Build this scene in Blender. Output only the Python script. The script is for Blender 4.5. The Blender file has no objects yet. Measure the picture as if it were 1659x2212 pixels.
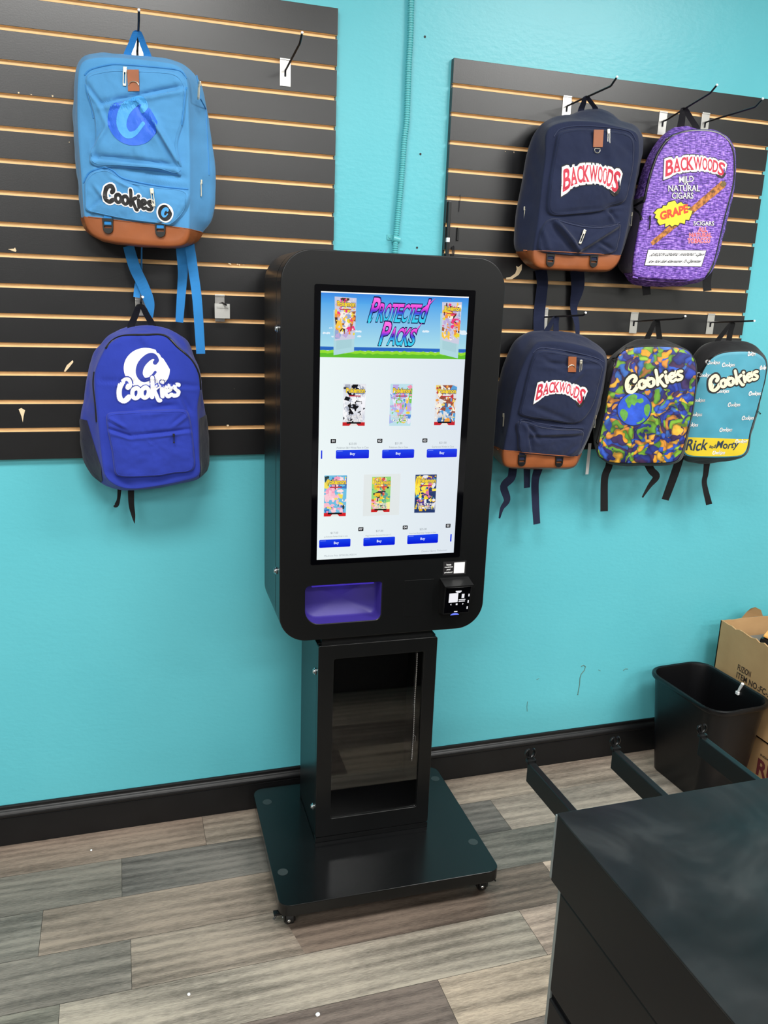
import bpy, bmesh, math, random
from mathutils import Vector, Matrix
from mathutils.bvhtree import BVHTree
import numpy as np
from math import sin, cos, pi, radians, hypot, exp
scene = bpy.context.scene
COL = scene.collection
# ---------------------------------------------------------------- camera
CAM = (-0.6097, -2.4591, 1.6712); YAW, PITCH, ROLL, FPX = 0.3140, -0.2523, 0.0369, 1791.78
def cam_axes():
    f = Vector((sin(YAW)*cos(PITCH), cos(YAW)*cos(PITCH), sin(PITCH)))
    r = Vector((cos(YAW), -sin(YAW), 0)); u = r.cross(f)
    return cos(ROLL)*r + sin(ROLL)*u, -sin(ROLL)*r + cos(ROLL)*u, f
cd = bpy.data.cameras.new('camera'); cam = bpy.data.objects.new('camera', cd); COL.objects.link(cam)
cr_, cu_, cf_ = cam_axes()
cam.matrix_world = Matrix(((cr_.x, cu_.x, -cf_.x, CAM[0]), (cr_.y, cu_.y, -cf_.y, CAM[1]), (cr_.z, cu_.z, -cf_.z, CAM[2]), (0, 0, 0, 1)))
cd.sensor_fit = 'VERTICAL'; cd.sensor_height = 24.0; cd.lens = FPX/2212*24.0; cd.clip_start = .02
scene.camera = cam
# ---------------------------------------------------------------- look
vs = scene.view_settings; vs.view_transform = 'Standard'; vs.look = 'None'; vs.gamma = 1; vs.use_curve_mapping = False
EXPO = 0.0; vs.exposure = EXPO
w = bpy.data.worlds.new('world'); scene.world = w; w.use_nodes = True
w.node_tree.nodes['Background'].inputs[0].default_value = (.80, .9, 1, 1)
w.node_tree.nodes['Background'].inputs[1].default_value = 0.35
LIGHTS = [  # x, y, size x, size y, watts
    (-0.75, -1.75, 1.25, .62, 66), (1.55, -1.75, 1.25, .62, 66),
    (-2.1, -3.9, 1.25, .62, 60), (0.4, -3.9, 1.25, .62, 60), (2.6, -3.9, 1.25, .62, 60),
    (-2.1, -6.2, 1.25, .62, 74), (0.4, -6.2, 1.25, .62, 74), (2.6, -6.2, 1.25, .62, 74)]
CEIL = 3.15
# ---------------------------------------------------------------- helpers
def lin(v):
    v /= 255.0
    return v/12.92 if v <= .04045 else ((v+.055)/1.055)**2.4
def C(r, g, b): return (lin(r), lin(g), lin(b), 1)
def tag(o, label=None, cat=None, group=None, kind=None):
    if label: o['label'] = label
    if cat: o['category'] = cat
    if group: o['group'] = group
    if kind: o['kind'] = kind
    return o
def empty(name, loc, rz=0, label=None, cat=None, group=None):
    o = bpy.data.objects.new(name, None); o.empty_display_size = .05; COL.objects.link(o)
    o.location = loc; o.rotation_euler = (0, 0, rz); tag(o, label, cat, group); return o
def mesh(name, V, F, mat, parent=None, smooth=False, midx=None, cols=None):
    me = bpy.data.meshes.new(name); me.from_pydata([tuple(v) for v in V], [], [tuple(f) for f in F])
    for m in (mat if isinstance(mat, (list, tuple)) else [mat]): me.materials.append(m)
    if midx: me.polygons.foreach_set('material_index', midx)
    if smooth: me.polygons.foreach_set('use_smooth', [True]*len(me.polygons))
    if cols is not None:
        a = me.color_attributes.new('Col', 'FLOAT_COLOR', 'CORNER')
        i = 0
        for p in me.polygons:
            c = cols[p.index]
            for k in range(p.loop_total): a.data[p.loop_start+k].color = c[k] if isinstance(c[0], (tuple, list)) else c
    me.update()
    o = bpy.data.objects.new(name, me); COL.objects.link(o)
    if parent: o.parent = parent
    return o
class MB:
    def __init__(s): s.V = []; s.F = []; s.M = []
    def add(s, V, F, m=0):
        n = len(s.V); s.V += [tuple(v) for v in V]; s.F += [tuple(i+n for i in f) for f in F]; s.M += [m]*len(F); return s
    def box(s, x0, x1, y0, y1, z0, z1, bev=0, m=0):
        bm = bmesh.new(); bmesh.ops.create_cube(bm, size=1)
        for v in bm.verts: v.co = Vector((x0 if v.co.x < 0 else x1, y0 if v.co.y < 0 else y1, z0 if v.co.z < 0 else z1))
        if bev: bmesh.ops.bevel(bm, geom=bm.edges[:], offset=bev, segments=2, affect='EDGES', profile=.6)
        s.bm(bm, m); return s
    def bm(s, bm, m=0):
        bm.verts.index_update(); s.add([v.co[:] for v in bm.verts], [[v.index for v in f.verts] for f in bm.faces], m); bm.free()
    def tube(s, pts, r, n=10, m=0, caps=True):
        pts = [Vector(p) for p in pts]; rr = r if isinstance(r, (list, tuple)) else [r]*len(pts)
        rings = []; up = None
        for i, p in enumerate(pts):
            t = (pts[min(i+1, len(pts)-1)]-pts[max(i-1, 0)]).normalized()
            if up is None: up = t.orthogonal().normalized()
            a = (up - t*up.dot(t)); a = a.normalized() if a.length > 1e-6 else t.orthogonal().normalized(); up = a
            b = t.cross(a); rings.append([p+(a*cos(2*pi*k/n)+b*sin(2*pi*k/n))*rr[i] for k in range(n)])
        V = [v for R in rings for v in R]; F = []
        for i in range(len(pts)-1):
            for k in range(n): F.append((i*n+k, i*n+(k+1) % n, (i+1)*n+(k+1) % n, (i+1)*n+k))
        if caps: F.append(tuple(range(n))[::-1]); F.append(tuple((len(pts)-1)*n+k for k in range(n)))
        s.add(V, F, m); return s
    def cyl(s, c, axis, r, h, n=24, m=0, bev=0):
        a = Vector(axis).normalized(); c = Vector(c)
        if bev: return s.tube([c, c+a*0, c+a*bev, c+a*(h-bev), c+a*h], [r-bev, r-bev, r, r, r-bev], n, m)
        return s.tube([c, c+a*h], r, n, m)
    def build(s, name, mat, parent=None, smooth=False):
        o = mesh(name, s.V, s.F, mat, parent, smooth, s.M if any(s.M) else None)
        if smooth:
            try: o.data.set_sharp_from_angle(angle=radians(38))
            except Exception: pass
        return o
def rrect(x0, x1, z0, z1, r, n=8):
    P = []
    for cx, cz, a0 in ((x1-r, z1-r, 0), (x0+r, z1-r, 90), (x0+r, z0+r, 180), (x1-r, z0+r, 270)):
        for k in range(n+1):
            a = radians(a0+90*k/n); P.append((cx+r*cos(a), cz+r*sin(a)))
    return P
def catmull(P, n=6, closed=False):
    out = []; N = len(P)
    for i in range(N if closed else N-1):
        if closed: a, b, c, d = P[i-1], P[i], P[(i+1) % N], P[(i+2) % N]
        else: a, b, c, d = P[max(i-1, 0)], P[i], P[i+1], P[min(i+2, N-1)]
        for k in range(n):
            t = k/n
            out.append(tuple(.5*((2*b[j])+(-a[j]+c[j])*t+(2*a[j]-5*b[j]+4*c[j]-d[j])*t*t+(-a[j]+3*b[j]-3*c[j]+d[j])*t**3) for j in range(len(b))))
    if not closed: out.append(tuple(P[-1]))
    return out
def plate(name, outer, holes, thick, mat, parent, yfront, bev=0, plane='xz'):
    """filled outline with holes, front face at local y=yfront, going back by thick"""
    cu = bpy.data.curves.new(name, 'CURVE'); cu.dimensions = '2D'; cu.fill_mode = 'BOTH'
    for P in [outer]+holes:
        sp = cu.splines.new('POLY'); sp.points.add(len(P)-1); sp.use_cyclic_u = True
        for i, p in enumerate(P): sp.points[i].co = (p[0], p[1], 0, 1)
    cu.extrude = max(thick/2-bev, 1e-5); cu.bevel_depth = bev; cu.bevel_resolution = 2
    if bev: cu.offset = -bev
    ob = bpy.data.objects.new('tmp', cu); COL.objects.link(ob)
    dg = bpy.context.evaluated_depsgraph_get(); me = bpy.data.meshes.new_from_object(ob.evaluated_get(dg))
    V = [(v.co.x, yfront+thick/2-v.co.z, v.co.y) for v in me.vertices]; F = [tuple(p.vertices) for p in me.polygons]
    bpy.data.objects.remove(ob); bpy.data.curves.remove(cu); bpy.data.meshes.remove(me)
    return mesh(name, V, F, mat, parent)
_tc = {}
def text2d(s, offset=0.0, res=3):
    k = (s, offset)
    if k in _tc: return _tc[k]
    cu = bpy.data.curves.new('t', 'FONT'); cu.body = s; cu.offset = offset; cu.resolution_u = res; cu.fill_mode = 'FRONT'
    ob = bpy.data.objects.new('tmp', cu); COL.objects.link(ob); dg = bpy.context.evaluated_depsgraph_get()
    me = bpy.data.meshes.new_from_object(ob.evaluated_get(dg))
    V = [(v.co.x, v.co.y) for v in me.vertices]; F = [tuple(p.vertices) for p in me.polygons]
    bpy.data.objects.remove(ob); bpy.data.curves.remove(cu); bpy.data.meshes.remove(me)
    _tc[k] = (V, F); return _tc[k]
def text_st(s, offset=0.0):
    """text vertices in s,t of the un-offset text's bounding box"""
    V0, _ = text2d(s, 0.0); V, F = text2d(s, offset)
    x0 = min(v[0] for v in V0); x1 = max(v[0] for v in V0); y0 = min(v[1] for v in V0); y1 = max(v[1] for v in V0)
    return [((v[0]-x0)/(x1-x0), (v[1]-y0)/(y1-y0)) for v in V], F
# ---------------------------------------------------------------- materials
def nt(name):
    m = bpy.data.materials.new(name); m.use_nodes = True; n = m.node_tree.nodes; l = m.node_tree.links
    return m, n, l, n['Principled BSDF']
def tex(n, l, kind, scale, vec=None, sc=None, **kw):
    t = n.new(kind); t.inputs['Scale'].default_value = scale
    for k, v in kw.items(): t.inputs[k].default_value = v
    if vec is None: vec = n.new('ShaderNodeTexCoord').outputs['Object']
    if sc:
        mp = n.new('ShaderNodeMapping'); mp.inputs['Scale'].default_value = sc; l.new(vec, mp.inputs[0]); vec = mp.outputs[0]
    l.new(vec, t.inputs['Vector']); return t
def bump(n, l, b, h, strength, dist, prev=None):
    bp = n.new('ShaderNodeBump'); bp.inputs['Strength'].default_value = strength; bp.inputs['Distance'].default_value = dist
    l.new(h, bp.inputs['Height'])
    if prev: l.new(prev, bp.inputs['Normal'])
    l.new(bp.outputs[0], b.inputs['Normal']); return bp.outputs[0]
def ramp(n, l, fac, stops, mode='LINEAR'):
    r = n.new('ShaderNodeValToRGB'); r.color_ramp.interpolation = mode
    e = r.color_ramp.elements
    while len(e) < len(stops): e.new(.5)
    for i, (p, c) in enumerate(stops): e[i].position = p; e[i].color = c
    l.new(fac, r.inputs[0]); return r.outputs[0]
def mat(name, col, rough=.5, metal=0, spec=.5, var=0, vscale=8, bmp=0, bscale=200, bdist=.001, sheen=0, coat=0):
    m, n, l, b = nt(name); b.inputs['Base Color'].default_value = col; b.inputs['Roughness'].default_value = rough
    b.inputs['Metallic'].default_value = metal; b.inputs['Specular IOR Level'].default_value = spec
    b.inputs['Sheen Weight'].default_value = sheen; b.inputs['Coat Weight'].default_value = coat
    if var:
        t = tex(n, l, 'ShaderNodeTexNoise', vscale, Detail=5.0)
        l.new(ramp(n, l, t.outputs[0], [(.3, tuple(c*(1-var) for c in col[:3])+(1,)), (.7, tuple(min(1, c*(1+var)) for c in col[:3])+(1,))]), b.inputs['Base Color'])
    if bmp:
        t = tex(n, l, 'ShaderNodeTexNoise', bscale, Detail=3.0); bump(n, l, b, t.outputs[0], bmp, bdist)
    return m
def fabric(name, col, rough=.85, weave=900, wr=.35):
    m, n, l, b = nt(name); b.inputs['Roughness'].default_value = rough; b.inputs['Specular IOR Level'].default_value = .25
    b.inputs['Sheen Weight'].default_value = .15
    t = tex(n, l, 'ShaderNodeTexNoise', 14, Detail=4.0)
    l.new(ramp(n, l, t.outputs[0], [(.3, tuple(c*.93 for c in col[:3])+(1,)), (.7, tuple(min(1, c*1.07) for c in col[:3])+(1,))]), b.inputs['Base Color'])
    w1 = tex(n, l, 'ShaderNodeTexNoise', 26, Detail=3.0, Distortion=.6); p = bump(n, l, b, w1.outputs[0], wr, .004)
    w2 = tex(n, l, 'ShaderNodeTexNoise', weave, Detail=1.0); bump(n, l, b, w2.outputs[0], .25, .0006, p)
    return m
def emis(name, col, s=1):
    m, n, l, b = nt(name); b.inputs['Base Color'].default_value = (0, 0, 0, 1); b.inputs['Emission Color'].default_value = col
    b.inputs['Emission Strength'].default_value = s; b.inputs['Roughness'].default_value = .3; return m
M = {}
def wall_mat():
    m, n, l, b = nt('teal_gloss_paint'); base = C(88, 190, 204)
    t = tex(n, l, 'ShaderNodeTexNoise', 1.6, Detail=5.0)
    l.new(ramp(n, l, t.outputs[0], [(.3, C(92, 185, 198)), (.7, C(99, 192, 204))]), b.inputs['Base Color'])
    b.inputs['Roughness'].default_value = .34; b.inputs['Specular IOR Level'].default_value = .45
    a = tex(n, l, 'ShaderNodeTexNoise', 45, Detail=4.0, sc=(1, 1, 1.8)); p = bump(n, l, b, a.outputs[0], .2, .003)
    a2 = tex(n, l, 'ShaderNodeTexNoise', 5, Detail=2.0); bump(n, l, b, a2.outputs[0], .12, .01, p)
    return m
def floor_mat():
    m, n, l, b = nt('wood_plank_floor'); at = n.new('ShaderNodeAttribute'); at.attribute_name = 'Col'
    tc = n.new('ShaderNodeTexCoord').outputs['Object']
    # per plank shift from the plank tone
    vm = n.new('ShaderNodeVectorMath'); vm.operation = 'MULTIPLY_ADD'; l.new(at.outputs['Color'], vm.inputs[0]); vm.inputs[1].default_value = (37, 53, 0); l.new(tc, vm.inputs[2])
    v = vm.outputs[0]
    g1 = tex(n, l, 'ShaderNodeTexNoise', 3.0, v, (1.1, 15, 1), Detail=9.0, Roughness=.66, Distortion=.5)
    g2 = tex(n, l, 'ShaderNodeTexNoise', 26.0, v, (1.3, 15, 1), Detail=4.0, Roughness=.75)
    g3 = tex(n, l, 'ShaderNodeTexNoise', 1.3, v, (1.6, 6, 1), Detail=4.0)
    wv = tex(n, l, 'ShaderNodeTexWave', 1.5, v, (.45, 5.5, 1)); wv.bands_direction = 'Y'; wv.inputs['Distortion'].default_value = 14; wv.inputs['Detail'].default_value = 2.5; wv.inputs['Detail Scale'].default_value = .55
    def mul(a, k, off):
        q = n.new('ShaderNodeMath'); q.operation = 'MULTIPLY_ADD'; l.new(a, q.inputs[0]); q.inputs[1].default_value = k; q.inputs[2].default_value = off; return q.outputs[0]
    def madd(a, c_):
        q = n.new('ShaderNodeMath'); q.operation = 'ADD'; l.new(a, q.inputs[0]); l.new(c_, q.inputs[1]); return q.outputs[0]
    s = madd(madd(mul(g1.outputs[0], 1.0, .09), mul(g2.outputs[0], 1.5, -.75)), madd(mul(g3.outputs[0], 1.2, -.6), mul(wv.outputs['Fac'], .26, -.13)))
    mr = n.new('ShaderNodeMix'); mr.data_type = 'RGBA'; mr.blend_type = 'MULTIPLY'; mr.inputs[0].default_value = 1
    k = ramp(n, l, s, [(.2, (.42, .40, .385, 1)), (.5, (.80, .765, .74, 1)), (.65, (.99, .95, .92, 1)), (.9, (1.35, 1.29, 1.23, 1))])
    l.new(at.outputs['Color'], mr.inputs[6]); l.new(k, mr.inputs[7]); l.new(mr.outputs[2], b.inputs['Base Color'])
    b.inputs['Roughness'].default_value = .45; b.inputs['Specular IOR Level'].default_value = .25
    bump(n, l, b, g2.outputs[0], .25, .001)
    return m
def vcol_emit(name, s=1):
    m, n, l, b = nt(name); at = n.new('ShaderNodeAttribute'); at.attribute_name = 'Col'
    b.inputs['Base Color'].default_value = (0, 0, 0, 1); l.new(at.outputs['Color'], b.inputs['Emission Color']); b.inputs['Emission Strength'].default_value = s
    b.inputs['Roughness'].default_value = .12; return m
def vcol_mat(name, rough=.6):
    m, n, l, b = nt(name); at = n.new('ShaderNodeAttribute'); at.attribute_name = 'Col'
    l.new(at.outputs['Color'], b.inputs['Base Color']); b.inputs['Roughness'].default_value = rough; return m
M['wall'] = wall_mat(); M['floor'] = floor_mat()
M['dim'] = mat('darkened_unseen_wall', C(52, 52, 54), .7); M['plain'] = mat('pale_wall_paint', C(205, 205, 200), .7); M['ceil'] = mat('white_ceiling', C(225, 225, 222), .9)
M['seam'] = mat('plank_gap', C(60, 55, 50), .8)
def slat_mat():
    m, n, l, b = nt('black_melamine'); t = tex(n, l, 'ShaderNodeTexNoise', 5, Detail=7.0, Roughness=.65)
    l.new(ramp(n, l, t.outputs[0], [(.35, C(14, 14, 16)), (.7, C(21, 21, 23))]), b.inputs['Base Color'])
    b.inputs['Roughness'].default_value = .33; b.inputs['Specular IOR Level'].default_value = .68
    a = tex(n, l, 'ShaderNodeTexNoise', 260, Detail=2.0); bump(n, l, b, a.outputs[0], .15, .0006); return m
M['slat'] = slat_mat()
M['mdf'] = mat('raw_mdf_core', C(232, 196, 144), .7, var=.06, vscale=30)
M['chip'] = mat('chipped_mdf', C(232, 208, 170), .8, var=.06, vscale=60)
M['base'] = mat('black_gloss_trim', C(14, 14, 16), .42, spec=.4, var=.2, vscale=14, bmp=.15, bscale=60, bdist=.002)
M['kiosk'] = mat('black_powder_coat', C(8, 9, 10), .34, spec=.42, bmp=.12, bscale=700, bdist=.0004, var=.12, vscale=6)
M['kside'] = M['kiosk']
M['kbase'] = mat('black_satin_plate', C(11, 12, 13), .22, spec=.36, var=.15, vscale=10)
M['gloss'] = mat('black_glass', C(3, 3, 5), .06, spec=.6)
M['inner'] = mat('dark_interior', C(14, 14, 15), .5)
M['chrome'] = mat('chrome', C(215, 218, 220), .18, 1)
M['zinc'] = mat('zinc_plate', C(208, 206, 202), .3, .9, bmp=.1, bscale=80)
M['rod'] = mat('dark_steel_rod', C(48, 48, 52), .35, .7)
M['rubber'] = mat('black_rubber', C(18, 18, 19), .5)
M['plastic'] = mat('black_plastic', C(16, 17, 18), .3)
M['white'] = mat('white_print', C(238, 238, 238), .6)
M['blackp'] = mat('black_print', C(22, 20, 22), .55)
M['redp'] = mat('red_print', C(196, 40, 66), .6)
M['nickel'] = mat('pale_nickel', C(214, 208, 190), .28, .85)
M['leather'] = mat('tan_leatherette', C(148, 82, 42), .45, var=.1, vscale=20, bmp=.2, bscale=300, bdist=.0006)
M['webblack'] = fabric('black_webbing', C(20, 20, 22), .8, 1500, .05)
M['meshblack'] = fabric('black_side_fabric', C(24, 24, 27), .85, 1200, .5)
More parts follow.
